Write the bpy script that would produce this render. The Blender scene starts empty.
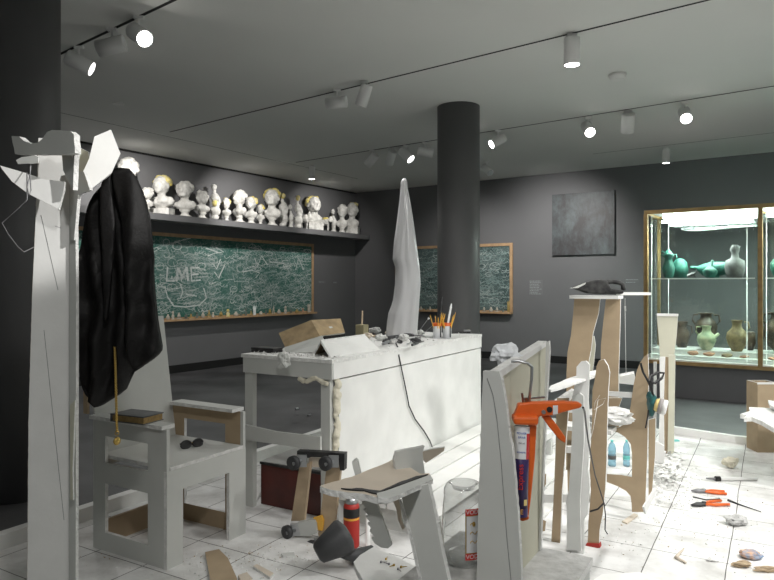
import bpy, bmesh, math, random
from mathutils import Vector, Matrix, noise
R = math.radians
random.seed(7)
sc = bpy.context.scene
COL = sc.collection
# ------------------------------------------------------------------ survey of the place
EYE = 1.3; FO = 660.0; CX = 387.0; HY = 284.0
TA = R(30.13); RA = R(34.5)
UT = Vector((math.sin(TA), math.cos(TA), 0)); XT = Vector((math.cos(TA), -math.sin(TA), 0))   # workshop floor axes
UR = Vector((math.sin(RA), math.cos(RA), 0)); XR = Vector((math.cos(RA), -math.sin(RA), 0))   # room axes
CORNER = Vector((-0.648, 13.5, 0)); CEIL = 3.163
def T(x, y, z=0): return XT * x + UT * y + Vector((0, 0, z))
def RM(x, y, z=0): return CORNER + XR * x + UR * y + Vector((0, 0, z))
def ray(px, py): return Vector(((px - CX) / FO, 1.0, -(py - HY) / FO))
E0 = Vector((0, 0, EYE))
def hit(px, py, pl):
    q, n = pl; r = ray(px, py); t = (q - E0).dot(n) / r.dot(n); return E0 + r * t
def PT(y): return (T(0, y), UT)
def PX(x): return (T(x, 0), XT)
def PZ(z): return (Vector((0, 0, z)), Vector((0, 0, -1)))
def PV(px, Y, ang=0.0, tilt=0.0):
    """vertical plane standing at image column px and distance Y, turned by ang degrees"""
    q = Vector(((px - CX) / FO * Y, Y, EYE))
    n = Vector((math.sin(R(ang)) * math.cos(R(tilt)), math.cos(R(ang)) * math.cos(R(tilt)), math.sin(R(tilt))))
    return (q, n)
def PRB(y): return (RM(0, y), UR)
def PRA(x): return (RM(x, 0), XR * -1)
def FLR(px, py, z=0): return hit(px, py, PZ(z))
# ------------------------------------------------------------------ materials
def nt(name):
    m = bpy.data.materials.new(name); m.use_nodes = True
    n = m.node_tree.nodes; return m, n, m.node_tree.links, n['Principled BSDF']
def mat(name, col, rough=0.7, metal=0.0, var=0.0, scale=8.0, bump=0.0, bscale=40.0, col2=None, spec=0.5, emit=None, es=0.0, sub=0.0):
    m, n, l, p = nt(name)
    c = (*col, 1); p.inputs['Roughness'].default_value = rough; p.inputs['Metallic'].default_value = metal
    p.inputs['Specular IOR Level'].default_value = spec
    p.inputs['Base Color'].default_value = c
    tc = n.new('ShaderNodeTexCoord')
    if var > 0 or col2:
        nz = n.new('ShaderNodeTexNoise'); nz.inputs['Scale'].default_value = scale; nz.inputs['Detail'].default_value = 6
        l.new(tc.outputs['Object'], nz.inputs['Vector'])
        cr = n.new('ShaderNodeValToRGB'); cr.color_ramp.elements[0].position = 0.35; cr.color_ramp.elements[1].position = 0.65
        a = col2 if col2 else tuple(x * (1 - var) for x in col)
        cr.color_ramp.elements[0].color = (*a, 1); cr.color_ramp.elements[1].color = c
        l.new(nz.outputs['Fac'], cr.inputs['Fac']); l.new(cr.outputs['Color'], p.inputs['Base Color'])
    if bump > 0:
        nb = n.new('ShaderNodeTexNoise'); nb.inputs['Scale'].default_value = bscale; nb.inputs['Detail'].default_value = 5
        l.new(tc.outputs['Object'], nb.inputs['Vector'])
        b = n.new('ShaderNodeBump'); b.inputs['Strength'].default_value = bump; b.inputs['Distance'].default_value = 0.01
        l.new(nb.outputs['Fac'], b.inputs['Height']); l.new(b.outputs['Normal'], p.inputs['Normal'])
    if emit:
        p.inputs['Emission Color'].default_value = (*emit, 1); p.inputs['Emission Strength'].default_value = es
    return m
M = {}
M['wall'] = mat('wall_paint', (.155, .155, .160), .75, var=.06, scale=1.5)
M['ceil'] = mat('ceiling_paint', (.72, .725, .70), .85, var=.03, scale=1.0)
M['floor'] = mat('dark_concrete', (.10, .10, .103), .5, var=.5, scale=1.6, bump=.1, bscale=30)
M['black'] = mat('black_gap', (.006, .006, .006), .8)
M['column'] = mat('column_paint', (.115, .115, .117), .5)
M['shelf'] = mat('shelf_paint', (.17, .17, .175), .7)
M['paper'] = mat('drywall_paper', (.56, .57, .545), .8, var=.07, scale=5, bump=.05)
M['paperw'] = mat('drywall_white', (.78, .78, .76), .8, var=.08, scale=6, bump=.08)
M['cream'] = mat('drywall_cream', (.58, .57, .46), .8, var=.10, scale=5)
M['gyp'] = mat('gypsum_core', (.80, .80, .78), .95, var=.2, scale=30, bump=.8, bscale=90)
M['kraft'] = mat('kraft_paper', (.43, .33, .215), .85, var=.15, scale=7, bump=.08)
M['kraftl'] = mat('kraft_pale', (.66, .58, .48), .85, var=.12, scale=7)
M['wood'] = mat('raw_wood', (.50, .38, .25), .6, var=.25, scale=9)
M['oak'] = mat('oak_frame', (.56, .36, .20), .5, var=.25, scale=12)
M['case_wood'] = mat('case_wood', (.42, .27, .11), .5, var=.3, scale=10)
M['mahog'] = mat('mahogany_box', (.10, .018, .012), .35, var=.4, scale=8)
M['chalkb'] = None
M['chalk'] = mat('chalk', (.46, .52, .50), .95)
M['chalk2'] = mat('chalk_bold', (.68, .72, .70), .95)
M['chalk3'] = mat('chalk_faint', (.25, .35, .33), .95)
M['plaster'] = mat('bust_plaster', (.82, .81, .77), .8, var=.35, scale=11, bump=.6, bscale=35, col2=(.50, .49, .46))
M['yellow'] = mat('yellow_paint', (.72, .58, .12), .6, var=.3, scale=20, bump=.5, col2=(.62, .56, .34))
M['pink'] = mat('pink_paint', (.45, .16, .14), .6)
M['white'] = mat('white_enamel', (.72, .72, .70), .35)
M['whitep'] = mat('white_plastic', (.8, .8, .79), .4)
M['fixture'] = mat('lamp_housing', (.78, .78, .77), .5)
M['lampin'] = mat('lamp_reflector', (.85, .85, .85), .2, metal=.6)
M['lens'] = mat('lamp_lens', (1, 1, 1), .3, emit=(1, .97, .92), es=22)
M['lensdim'] = mat('lamp_lens_soft', (1, 1, 1), .3, emit=(1, .97, .92), es=5)
M['tube'] = mat('case_light', (1, 1, 1), .3, emit=(.86, 1, .93), es=6)
M['tube2'] = mat('fluorescent', (1, 1, 1), .3, emit=(.84, 1, .93), es=34)
M['cloth'] = mat('black_cloth', (.006, .0055, .0055), .62, bump=.25, bscale=90, spec=.3)
M['rubber'] = mat('black_rubber', (.035, .036, .038), .55, bump=.2, bscale=60)
M['dustblack'] = mat('dusty_black', (.012, .012, .013), .5, col2=(.04, .04, .04), scale=18)
M['steel'] = mat('steel', (.45, .46, .47), .35, metal=.9)
M['dsteel'] = mat('dull_steel', (.28, .28, .29), .5, metal=.6)
M['gold'] = mat('gold', (.55, .38, .11), .3, metal=.9)
M['vac'] = mat('vacuum_black', (.012, .012, .013), .6, col2=(.06, .06, .058), scale=22, spec=.2)
M['orange'] = mat('orange_paint', (.72, .13, .02), .35, var=.15, scale=18)
M['red'] = mat('red_paint', (.40, .025, .018), .5)
M['redl'] = mat('label_red', (.55, .03, .025), .5)
M['purple'] = mat('label_purple', (.035, .02, .10), .45)
M['blue'] = mat('label_blue', (.05, .12, .40), .5)
M['labelw'] = mat('label_white', (.68, .70, .72), .5)
M['labely'] = mat('label_yellow', (.75, .40, .05), .5)
M['pencil'] = mat('pencil_yellow', (.70, .38, .05), .45)
M['cableb'] = mat('cable_black', (.012, .012, .012), .5)
M['graphite'] = mat('pencil_line', (.16, .16, .17), .9)
M['teal'] = mat('teal_patina', (.008, .11, .08), .6, var=.5, scale=15, bump=.3)
M['tealp'] = mat('teal_rubber', (.015, .11, .11), .45, var=.4, scale=30)
M['clay'] = mat('brown_clay', (.40, .31, .16), .6, col2=(.17, .12, .07), scale=12, bump=.3)
M['clayd'] = mat('dark_clay', (.035, .03, .027), .45, col2=(.16, .11, .075), scale=9, bump=.3)
M['clayg'] = mat('green_glaze', (.62, .64, .42), .45, col2=(.24, .34, .22), scale=14, bump=.3)
M['clayr'] = mat('red_clay', (.50, .27, .17), .8, var=.3, scale=20, bump=.4)
M['greystone'] = mat('grey_clay', (.12, .12, .12), .7, var=.35, scale=12, bump=.3)
M['casewhite'] = mat('case_floor', (.75, .75, .74), .5)
M['foam'] = mat('expanding_foam', (.72, .68, .55), .8, var=.15, scale=15, bump=.8, bscale=50)
M['paperboard'] = mat('old_cardboard', (.42, .31, .17), .8, var=.35, scale=16, bump=.2)
M['khaki'] = mat('khaki_putty', (.30, .27, .16), .8)
M['cyan'] = mat('cyan_plastic', (.15, .55, .52), .4)
M['bookblue'] = mat('book_cover', (.055, .06, .07), .45, col2=(.16, .165, .17), scale=9)
M['pages'] = mat('gilt_pages', (.36, .24, .09), .6, var=.3, scale=60)
M['pad_y'] = mat('filter_yellow', (.70, .55, .22), .7)
M['pad_g'] = mat('filter_grey', (.30, .28, .27), .7)
M['dust'] = mat('dusty_grey', (.58, .58, .57), .9, col2=(.42, .42, .41), scale=25, bump=.5, bscale=60)
M['paint1'] = mat('shard_paint', (.18, .28, .42), .5, col2=(.6, .35, .2), scale=30)
# chalkboard green with smudged chalk
def chalkboard(name, seed, g, smudge):
    m, n, l, p = nt(name)
    tc = n.new('ShaderNodeTexCoord'); mp = n.new('ShaderNodeMapping'); mp.inputs['Location'].default_value = (seed, 0, 0)
    l.new(tc.outputs['Object'], mp.inputs['Vector'])
    a = n.new('ShaderNodeTexNoise'); a.inputs['Scale'].default_value = 1.6; a.inputs['Detail'].default_value = 8; a.inputs['Roughness'].default_value = .65
    l.new(mp.outputs['Vector'], a.inputs['Vector'])
    b = n.new('ShaderNodeTexNoise'); b.inputs['Scale'].default_value = 28; b.inputs['Detail'].default_value = 6; b.inputs['Distortion'].default_value = 2.5
    l.new(mp.outputs['Vector'], b.inputs['Vector'])
    r1 = n.new('ShaderNodeValToRGB'); r1.color_ramp.elements[0].position = .42; r1.color_ramp.elements[1].position = .75
    r1.color_ramp.elements[1].color = (smudge, smudge, smudge, 1); l.new(a.outputs['Fac'], r1.inputs['Fac'])
    r2 = n.new('ShaderNodeValToRGB'); r2.color_ramp.elements[0].position = .5; r2.color_ramp.elements[1].position = .64
    r2.color_ramp.elements[1].color = (.3, .3, .3, 1); l.new(b.outputs['Fac'], r2.inputs['Fac'])
    mx = n.new('ShaderNodeMath'); mx.operation = 'ADD'; l.new(r1.outputs['Color'], mx.inputs[0]); l.new(r2.outputs['Color'], mx.inputs[1])
    mm = n.new('ShaderNodeMix'); mm.data_type = 'RGBA'; l.new(mx.outputs[0], mm.inputs[0])
    mm.inputs[6].default_value = (*g, 1); mm.inputs[7].default_value = (.42, .50, .49, 1)
    l.new(mm.outputs[2], p.inputs['Base Color']); p.inputs['Roughness'].default_value = .8
    return m
M['chalkb'] = chalkboard('green_chalkboard', 0, (.014, .115, .085), .28)
M['chalkb2'] = chalkboard('grey_green_chalkboard', 5, (.028, .062, .060), .40)
def painting():
    m, n, l, p = nt('dark_painting')
    tc = n.new('ShaderNodeTexCoord'); mp = n.new('ShaderNodeMapping'); mp.inputs['Scale'].default_value = (1.0, 1, .6)
    l.new(tc.outputs['Object'], mp.inputs['Vector'])
    a = n.new('ShaderNodeTexNoise'); a.inputs['Scale'].default_value = 4.2; a.inputs['Detail'].default_value = 9; a.inputs['Roughness'].default_value = .7; a.inputs['Distortion'].default_value = .25
    l.new(mp.outputs['Vector'], a.inputs['Vector'])
    r = n.new('ShaderNodeValToRGB'); e = r.color_ramp.elements
    e[0].position = .42; e[0].color = (.045, .042, .044, 1); e[1].position = .85; e[1].color = (.15, .19, .20, 1)
    l.new(a.outputs['Fac'], r.inputs['Fac']); l.new(r.outputs['Color'], p.inputs['Base Color']); p.inputs['Roughness'].default_value = .5
    return m
M['painting'] = painting()
def tiles():
    m, n, l, p = nt('plaster_tiles')
    tc = n.new('ShaderNodeTexCoord')
    wob = n.new('ShaderNodeTexNoise'); wob.inputs['Scale'].default_value = 2.0; wob.inputs['Detail'].default_value = 3
    l.new(tc.outputs['Object'], wob.inputs['Vector'])
    va = n.new('ShaderNodeVectorMath'); va.operation = 'MULTIPLY_ADD'; va.inputs[1].default_value = (.018, .018, 0); l.new(wob.outputs['Color'], va.inputs[0]); l.new(tc.outputs['Object'], va.inputs[2])
    mp = n.new('ShaderNodeMapping'); mp.inputs['Location'].default_value = (.17 - .009, -3.45 + .346 * 20 - .009, 0)
    l.new(va.outputs[0], mp.inputs['Vector'])
    br = n.new('ShaderNodeTexBrick'); br.offset = 0.0; br.squash = 1.0
    br.inputs['Scale'].default_value = 1.0; br.inputs['Brick Width'].default_value = .333; br.inputs['Row Height'].default_value = .346
    br.inputs['Mortar Size'].default_value = .0024; br.inputs['Mortar Smooth'].default_value = .1; br.inputs['Bias'].default_value = -.2
    br.inputs['Color1'].default_value = (.80, .80, .79, 1); br.inputs['Color2'].default_value = (.70, .70, .69, 1); br.inputs['Mortar'].default_value = (.10, .095, .09, 1)
    l.new(mp.outputs['Vector'], br.inputs['Vector'])
    d = n.new('ShaderNodeTexNoise'); d.inputs['Scale'].default_value = 3.5; d.inputs['Detail'].default_value = 9; d.inputs['Roughness'].default_value = .65
    l.new(tc.outputs['Object'], d.inputs['Vector'])
    r = n.new('ShaderNodeValToRGB'); r.color_ramp.elements[0].position = .30; r.color_ramp.elements[0].color = (.62, .61, .59, 1); r.color_ramp.elements[1].position = .58; r.color_ramp.elements[1].color = (1, 1, 1, 1)
    l.new(d.outputs['Fac'], r.inputs['Fac'])
    mx = n.new('ShaderNodeMix'); mx.data_type = 'RGBA'; mx.blend_type = 'MULTIPLY'; mx.inputs[0].default_value = 1
    l.new(br.outputs['Color'], mx.inputs[6]); l.new(r.outputs['Color'], mx.inputs[7]); l.new(mx.outputs[2], p.inputs['Base Color'])
    p.inputs['Roughness'].default_value = .8
    b = n.new('ShaderNodeBump'); b.inputs['Strength'].default_value = .4; b.inputs['Distance'].default_value = .006
    l.new(br.outputs['Fac'], b.inputs['Height']); b.invert = True; l.new(b.outputs['Normal'], p.inputs['Normal'])
    return m
M['tiles'] = tiles()
def glass(name, tint=(1, 1, 1), rough=0.0, refl=1.0, trans=1.0, wav=0.0, dif=0.0):
    m = bpy.data.materials.new(name); m.use_nodes = True; n = m.node_tree.nodes; l = m.node_tree.links
    n.clear(); o = n.new('ShaderNodeOutputMaterial'); t = n.new('ShaderNodeBsdfTransparent'); t.inputs['Color'].default_value = (*[c * trans for c in tint], 1)
    g = n.new('ShaderNodeBsdfGlossy'); g.inputs['Roughness'].default_value = rough
    lw = n.new('ShaderNodeLayerWeight'); lw.inputs['Blend'].default_value = .5; pw = n.new('ShaderNodeMath'); pw.operation = 'POWER'; pw.inputs[1].default_value = 5; l.new(lw.outputs['Facing'], pw.inputs[0]); fr = n.new('ShaderNodeMath'); fr.operation = 'MULTIPLY_ADD'; fr.inputs[1].default_value = .9; fr.inputs[2].default_value = .04; l.new(pw.outputs[0], fr.inputs[0])
    ml = n.new('ShaderNodeMath'); ml.operation = 'MULTIPLY'; ml.inputs[1].default_value = refl; ml.use_clamp = True; l.new(fr.outputs[0], ml.inputs[0])
    mx = n.new('ShaderNodeMixShader'); l.new(ml.outputs[0], mx.inputs[0]); l.new(t.outputs[0], mx.inputs[1]); l.new(g.outputs[0], mx.inputs[2])
    last = mx
    if wav > 0:
        nz = n.new('ShaderNodeTexNoise'); nz.inputs['Scale'].default_value = wav; nz.inputs['Detail'].default_value = 2
        tc = n.new('ShaderNodeTexCoord'); mp = n.new('ShaderNodeMapping'); mp.inputs['Scale'].default_value = (1, 1, .25)
        l.new(tc.outputs['Object'], mp.inputs['Vector']); l.new(mp.outputs['Vector'], nz.inputs['Vector'])
        b = n.new('ShaderNodeBump'); b.inputs['Strength'].default_value = .6; b.inputs['Distance'].default_value = .02; l.new(nz.outputs['Fac'], b.inputs['Height'])
        l.new(b.outputs['Normal'], g.inputs['Normal']); l.new(b.outputs['Normal'], lw.inputs['Normal'])
    if dif > 0:
        d = n.new('ShaderNodeBsdfDiffuse'); d.inputs['Color'].default_value = (*tint, 1)
        m2 = n.new('ShaderNodeMixShader'); m2.inputs[0].default_value = dif; l.new(mx.outputs[0], m2.inputs[1]); l.new(d.outputs[0], m2.inputs[2]); last = m2
    l.new(last.outputs[0], o.inputs['Surface'])
    return m
M['plexi'] = glass('plexiglass', (.97, 1, .985), 0.02, .55, .985)
M['film'] = glass('plastic_film', (.95, .95, .96), 0.2, 3.5, .76, wav=12.0, dif=.52)
M['bottle'] = glass('clear_bottle', (.97, .98, .975), 0.04, 2.6, .99, dif=.14)
M['bluebot'] = glass('blue_bottle', (.55, .80, .90), 0.05, 2.0, .9, dif=.25)
# ------------------------------------------------------------------ building helpers
def obj(name, bm, mats, parent=None, world=False, smooth=False, autoloc=True):
    me = bpy.data.meshes.new(name)
    if not isinstance(mats, (list, tuple)): mats = [mats]
    o = bpy.data.objects.new(name, me); COL.objects.link(o)
    if world and parent is not None:
        mw = Matrix.LocRotScale(parent.location, parent.rotation_euler, None)
        pp = parent.parent
        while pp is not None:
            mw = Matrix.LocRotScale(pp.location, pp.rotation_euler, None) @ mw; pp = pp.parent
        bm.transform(mw.inverted())
    if parent is None and autoloc and len(bm.verts):
        xs = [v.co.x for v in bm.verts]; ys = [v.co.y for v in bm.verts]; zs = [v.co.z for v in bm.verts]
        c = Vector(((min(xs) + max(xs)) / 2, (min(ys) + max(ys)) / 2, min(zs)))
        bm.transform(Matrix.Translation(-c)); o.location = c
    bm.normal_update(); bm.to_mesh(me); bm.free()
    for k in mats: me.materials.append(M[k] if isinstance(k, str) else k)
    if smooth:
        for p in me.polygons: p.use_smooth = True
    if parent is not None: o.parent = parent
    return o
def tag(o, label, cat, group=None, kind=None):
    if label: o['label'] = label
    if cat: o['category'] = cat
    if group: o['group'] = group
    if kind: o['kind'] = kind
    return o
def thing(name, label, cat, loc=(0, 0, 0), rz=0.0, group=None, kind=None):
    o = bpy.data.objects.new(name, None); COL.objects.link(o); o.empty_display_size = .1
    o.location = loc; o.rotation_euler = (0, 0, rz); return tag(o, label, cat, group, kind)
def bx(bm, x0, x1, y0, y1, z0, z1, mi=None, mtx=None):
    vs = [bm.verts.new((x, y, z)) for z in (z0, z1) for y in (y0, y1) for x in (x0, x1)]
    idx = [(0, 4, 6, 2), (1, 3, 7, 5), (0, 1, 5, 4), (2, 6, 7, 3), (0, 2, 3, 1), (4, 5, 7, 6)]   # -x +x -y +y -z +z
    for k, f in enumerate(idx):
        fc = bm.faces.new([vs[i] for i in f])
        if mi: fc.material_index = mi[k] if isinstance(mi, (list, tuple)) else mi
    if mtx:
        for v in vs: v.co = mtx @ v.co
    return vs
def rotz(a, loc=(0, 0, 0)): return Matrix.Translation(Vector(loc)) @ Matrix.Rotation(a, 4, 'Z')
def tube(bm, pts, r, seg=8, mi=0, cap=True):
    pts = [Vector(p) for p in pts]; rings = []
    for i, p in enumerate(pts):
        d = (pts[min(i + 1, len(pts) - 1)] - pts[max(i - 1, 0)]).normalized()
        up = Vector((0, 0, 1)) if abs(d.z) < .9 else Vector((1, 0, 0))
        a = d.cross(up).normalized(); b = d.cross(a).normalized(); rr = r[i] if isinstance(r, (list, tuple)) else r
        rings.append([bm.verts.new(p + a * math.cos(2 * math.pi * k / seg) * rr + b * math.sin(2 * math.pi * k / seg) * rr) for k in range(seg)])
    for i in range(len(rings) - 1):
        for k in range(seg):
            f = bm.faces.new((rings[i][k], rings[i][(k + 1) % seg], rings[i + 1][(k + 1) % seg], rings[i + 1][k])); f.material_index = mi; f.smooth = True
    if cap:
        for rg in (rings[0], rings[-1]):
            f = bm.faces.new(rg); f.material_index = mi
def lathe(bm, prof, seg=24, mi=0, mtx=None, mifn=None, capb=True, capt=True):
    rings = []
    for r, z in prof: rings.append([bm.verts.new((r * math.cos(2 * math.pi * k / seg), r * math.sin(2 * math.pi * k / seg), z)) for k in range(seg)])
    for i in range(len(rings) - 1):
        for k in range(seg):
            f = bm.faces.new((rings[i][k], rings[i][(k + 1) % seg], rings[i + 1][(k + 1) % seg], rings[i + 1][k])); f.smooth = True
            f.material_index = mifn(i, k) if mifn else mi
    if capb: f = bm.faces.new(rings[0][::-1]); f.material_index = mifn(0, 0) if mifn else mi
    if capt: f = bm.faces.new(rings[-1]); f.material_index = mifn(len(rings) - 2, 0) if mifn else mi
    if mtx:
        for rg in rings:
            for v in rg: v.co = mtx @ v.co
def ball(bm, c, r, mtx=None, seg=14, mi=0):
    ret = bmesh.ops.create_uvsphere(bm, u_segments=seg, v_segments=max(6, seg - 4), radius=1)
    rr = r if isinstance(r, (list, tuple)) else (r, r, r)
    m = Matrix.Translation(Vector(c)) @ (mtx or Matrix.Identity(4)) @ Matrix.Diagonal((*rr, 1))
    for v in ret['verts']: v.co = m @ v.co
    for v in ret['verts']:
        for f in v.link_faces: f.material_index = mi; f.smooth = True
def jag(pts, amp, step=6.0, seed=0):
    rnd = random.Random(seed); out = []
    for i, p in enumerate(pts):
        q = pts[(i + 1) % len(pts)]; L = math.hypot(q[0] - p[0], q[1] - p[1]); n = max(1, int(L / step)); out.append(p)
        for k in range(1, n):
            t = k / n; out.append((p[0] + (q[0] - p[0]) * t + rnd.uniform(-amp, amp), p[1] + (q[1] - p[1]) * t + rnd.uniform(-amp, amp)))
    return out
def slab(name, pts, pl, th, mats, parent=None, j=0.0, bend=None):
    """cut board: outline surveyed on its own plane pl, real thickness th behind it; mats = face, edge, back"""
    if isinstance(mats, str): mats = (mats, mats, mats)
    P = jag(pts, j, 5.0, len(name) + int(pts[0][0])) if j else pts
    q, n = pl; w = [hit(x, y, pl) for x, y in P]
    c = sum(w, Vector()) / len(w)
    nn = n.normalized()
    if nn.dot(c - E0) < 0: nn = -nn
    bm = bmesh.new(); a = [bm.verts.new(p) for p in w]; b = [bm.verts.new(p + nn * th) for p in w]
    bm.faces.new(a).material_index = 0; bm.faces.new(b[::-1]).material_index = 2
    for i in range(len(a)):
        k = (i + 1) % len(a); bm.faces.new((a[i], b[i], b[k], a[k])).material_index = 1
    bmesh.ops.recalc_face_normals(bm, faces=bm.faces[:])
    return obj(name, bm, mats, parent, world=True)
def remesh(o, vox, disp=0.0, dscale=.05):
    m = o.modifiers.new('r', 'REMESH'); m.mode = 'VOXEL'; m.voxel_size = vox; m.use_smooth_shade = True
    if disp:
        tx = bpy.data.textures.new('t', 'CLOUDS'); tx.noise_scale = dscale
        d = o.modifiers.new('d', 'DISPLACE'); d.texture = tx; d.strength = disp; d.mid_level = .5; d.texture_coords = 'GLOBAL'
    return o
def bevel(o, w, seg=2):
    b = o.modifiers.new('b', 'BEVEL'); b.width = w; b.segments = seg; b.limit_method = 'ANGLE'; return o
def text_bm(s, size, depth=.0004):
    cu = bpy.data.curves.new('txt', 'FONT'); cu.body = s; cu.size = size; cu.extrude = depth; cu.align_x = 'CENTER'; cu.align_y = 'CENTER'
    o = bpy.data.objects.new('txt', cu); me = bpy.data.meshes.new_from_object(o); bm = bmesh.new(); bm.from_mesh(me)
    bpy.data.objects.remove(o); bpy.data.curves.remove(cu); bpy.data.meshes.remove(me); return bm
def crumple(name, c, size, mats, parent=None, seed=0, amp=.35, sub=3, local=False):
    bm = bmesh.new(); bmesh.ops.create_icosphere(bm, subdivisions=sub, radius=1)
    for v in bm.verts:
        n1 = noise.noise(v.co * 1.3 + Vector((seed * 3.1, seed, 0))); n2 = -abs(noise.noise(v.co * 2.6 + Vector((seed, 7, seed)))) + .15
        v.co *= 1 + amp * n1 * 1.1 + amp * 1.5 * n2
        v.co = Vector((v.co.x * size[0], v.co.y * size[1], v.co.z * size[2]))
    zmin = min(v.co.z for v in bm.verts)
    for v in bm.verts: v.co += Vector(c) + Vector((0, 0, -zmin))
    return obj(name, bm, mats, parent, world=(parent is not None and not local))
# ------------------------------------------------------------------ setting
def struct(name, bm, mats, **k):
    o = obj(name, bm, mats, None, world=True, **k); o['kind'] = 'structure'; return o
def rbox(name, x0, x1, y0, y1, z0, z1, m, frame='R'):
    bm = bmesh.new(); bx(bm, x0, x1, y0, y1, z0, z1)
    o = obj(name, bm, m, None, autoloc=False)
    o.location = CORNER if frame == 'R' else (0, 0, 0); o.rotation_euler = (0, 0, -RA if frame == 'R' else -TA); return o
def S(o): o['kind'] = 'structure'; return o
S(rbox('floor', -.2, 16, -18, .2, -.23, -.03, 'floor'))
S(rbox('ceiling', -.2, 16, -18, .2, CEIL, CEIL + .2, 'ceil'))
S(rbox('wall_left', -.2, 0, -18, .2, -.03, CEIL, 'wall'))
S(rbox('wall_back', 0, 16, 0, .2, -.03, CEIL, 'wall'))
S(rbox('foot_gap_shade_left', 0, .012, -18, -.012, -.03, .09, 'black'))  # black strip painting the dark of the recess at the wall foot
S(rbox('foot_gap_shade_back', 0, 16, -.012, 0, -.03, .09, 'black'))  # same recess darkness as a black strip along the back wall
S(rbox('ceiling_gap_shade', 0, .03, -18, 0, CEIL - .022, CEIL, 'black'))  # black strip standing for the shade inside the ceiling gap
# ceiling seams
def seam(name, p, q, w, m='black'):
    a = E0 + (CEIL - .002 - EYE) / ray(*p).z * ray(*p); b = E0 + (CEIL - .002 - EYE) / ray(*q).z * ray(*q)
    d = (b - a).normalized(); s = Vector((-d.y, d.x, 0)) * w / 2; bm = bmesh.new()
    v = [a + s, b + s, b - s, a - s]; lo = [bm.verts.new(x) for x in v]; hi = [bm.verts.new(x + Vector((0, 0, .0015))) for x in v]
    bm.faces.new(lo); bm.faces.new(hi[::-1])
    for i in range(4): bm.faces.new((lo[i], lo[(i + 1) % 4], hi[(i + 1) % 4], hi[i]))
    bmesh.ops.recalc_face_normals(bm, faces=bm.faces[:]); o = obj(name, bm, m, None, world=True); return S(o)
M['seam'] = mat('seam_grey', (.16, .16, .155), .9)
seam('trim_2', (30, 106), (357.6, 178.8), .012, 'seam')
seam('trim_3', (593, 154), (900, 118), .012, 'seam')
seam('trim_4', (-60, 111), (200, -12), .026)
seam('trim_5', (170, 132), (709, 0), .022)
seam('trim_6', (709, 0), (790, -20), .022)
seam('trim_7', (296, 162.4), (800, 82), .022)
# workshop floor
bm = bmesh.new(); bx(bm, -3.27, 3.2, -1.5, 6.35, -.03, 0)
o = obj('tiled_platform', bm, 'tiles', None, autoloc=False); o.rotation_euler = (0, 0, -TA)
tag(o, 'white plaster tile floor of the workshop laid over the dark gallery floor', 'tiled floor', kind='structure')
bm = bmesh.new(); bx(bm, -3.30, -3.24, .5, 6.3, 0.001, .075)
o = obj('edge_board', bm, 'paperw', None, autoloc=False); o.rotation_euler = (0, 0, -TA)
tag(o, 'long white board edging the tiles behind the armchair', 'edging')
bm = bmesh.new(); pts = [FLR(674, 434), FLR(690, 436.5), FLR(712, 440), FLR(735, 443.5), FLR(758, 446), FLR(790, 449)]
for i in range(len(pts) - 1):
    a, b = pts[i], pts[i + 1]; s = UT * .05
    q = [a, b, b + s, a + s]; lo = [bm.verts.new(x + Vector((0, 0, .001))) for x in q]; hi = [bm.verts.new(x + Vector((0, 0, .06))) for x in q]
    bm.faces.new(lo); bm.faces.new(hi)
    for k in range(4): bm.faces.new((lo[k], lo[(k + 1) % 4], hi[(k + 1) % 4], hi[k]))
bmesh.ops.remove_doubles(bm, verts=bm.verts[:], dist=.0005); bmesh.ops.recalc_face_normals(bm, faces=bm.faces[:])
tag(obj('edge_board', bm, 'paperw', None, world=True), 'bowed white board edging the tiles in front of the display case', 'edging')
# columns
def column(c, r, label):
    bm = bmesh.new(); lathe(bm, [(r, -.03), (r, CEIL)], 64); bm.transform(Matrix.Translation(c)); o = obj('column', bm, 'column', None, world=True)
    tag(o, label, 'column', kind='structure')
column(Vector(((458.5 - CX) / FO * 6.95, 6.95, 0)), .222, 'dark round column behind the far end of the workbench')
column(Vector((-2.318, 4.2, 0)), .2175, 'dark round column behind the coat stand')
# ------------------------------------------------------------------ track lights
YOKE = []
def spotlight(px, py, aim, label, lit=None, L=.21, r=.06, drop=.13, group=None):
    """px,py = where it meets the ceiling, aim = direction the lamp points"""
    p = E0 + (CEIL - EYE) / ray(px, py).z * ray(px, py)
    root = thing('track_spotlight', label, 'spotlight', p, 0, group)
    bm = bmesh.new(); bx(bm, -.035, .035, -.015, .015, -.02, -.0005); tube(bm, [(0, 0, -.02), (0, 0, -drop + .03)], .008); obj('bracket', bm, 'fixture', root)
    c = Vector((0, 0, -drop)); d = Vector(aim).normalized()
    rot = d.to_track_quat('-Z', 'Y').to_matrix().to_4x4()
    m = Matrix.Translation(c) @ rot
    bm = bmesh.new()
    lathe(bm, [(r * .93, L * .45), (r, L * .42), (r, -L * .5), (r * .9, -L * .5), (r * .86, -L * .40)], 28, mtx=m, capt=False)
    obj('housing', bm, 'fixture', root)
    bm = bmesh.new(); lathe(bm, [(r * .84, -L * .497), (r * .84, -L * .40)], 24, mtx=m); obj('lens', bm, {None: 'lampin', 1: 'lens', 2: 'lensdim'}[lit], root)
    return p + c + d * (L * .52), d
def spot_lamp(p, d, energy, ang, blend=.6, col=(1, .96, .90), size=.05):
    l = bpy.data.lights.new('lamp', 'SPOT'); l.energy = energy; l.spot_size = R(ang); l.spot_blend = blend; l.color = col; l.shadow_soft_size = size
    o = bpy.data.objects.new('lamp', l); COL.objects.link(o); o.location = p; o.rotation_euler = Vector(d).to_track_quat('-Z', 'Y').to_euler(); return o
K = 1.0
def W3(px, py, Y): return Vector(((px - CX) / FO * Y, Y, EYE - (py - HY) / FO * Y))
p, d = spotlight(572, 33.5, (0, .0, -1), 'white cylinder spotlight pointing straight down on the near track, lamp on', 1)
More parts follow.
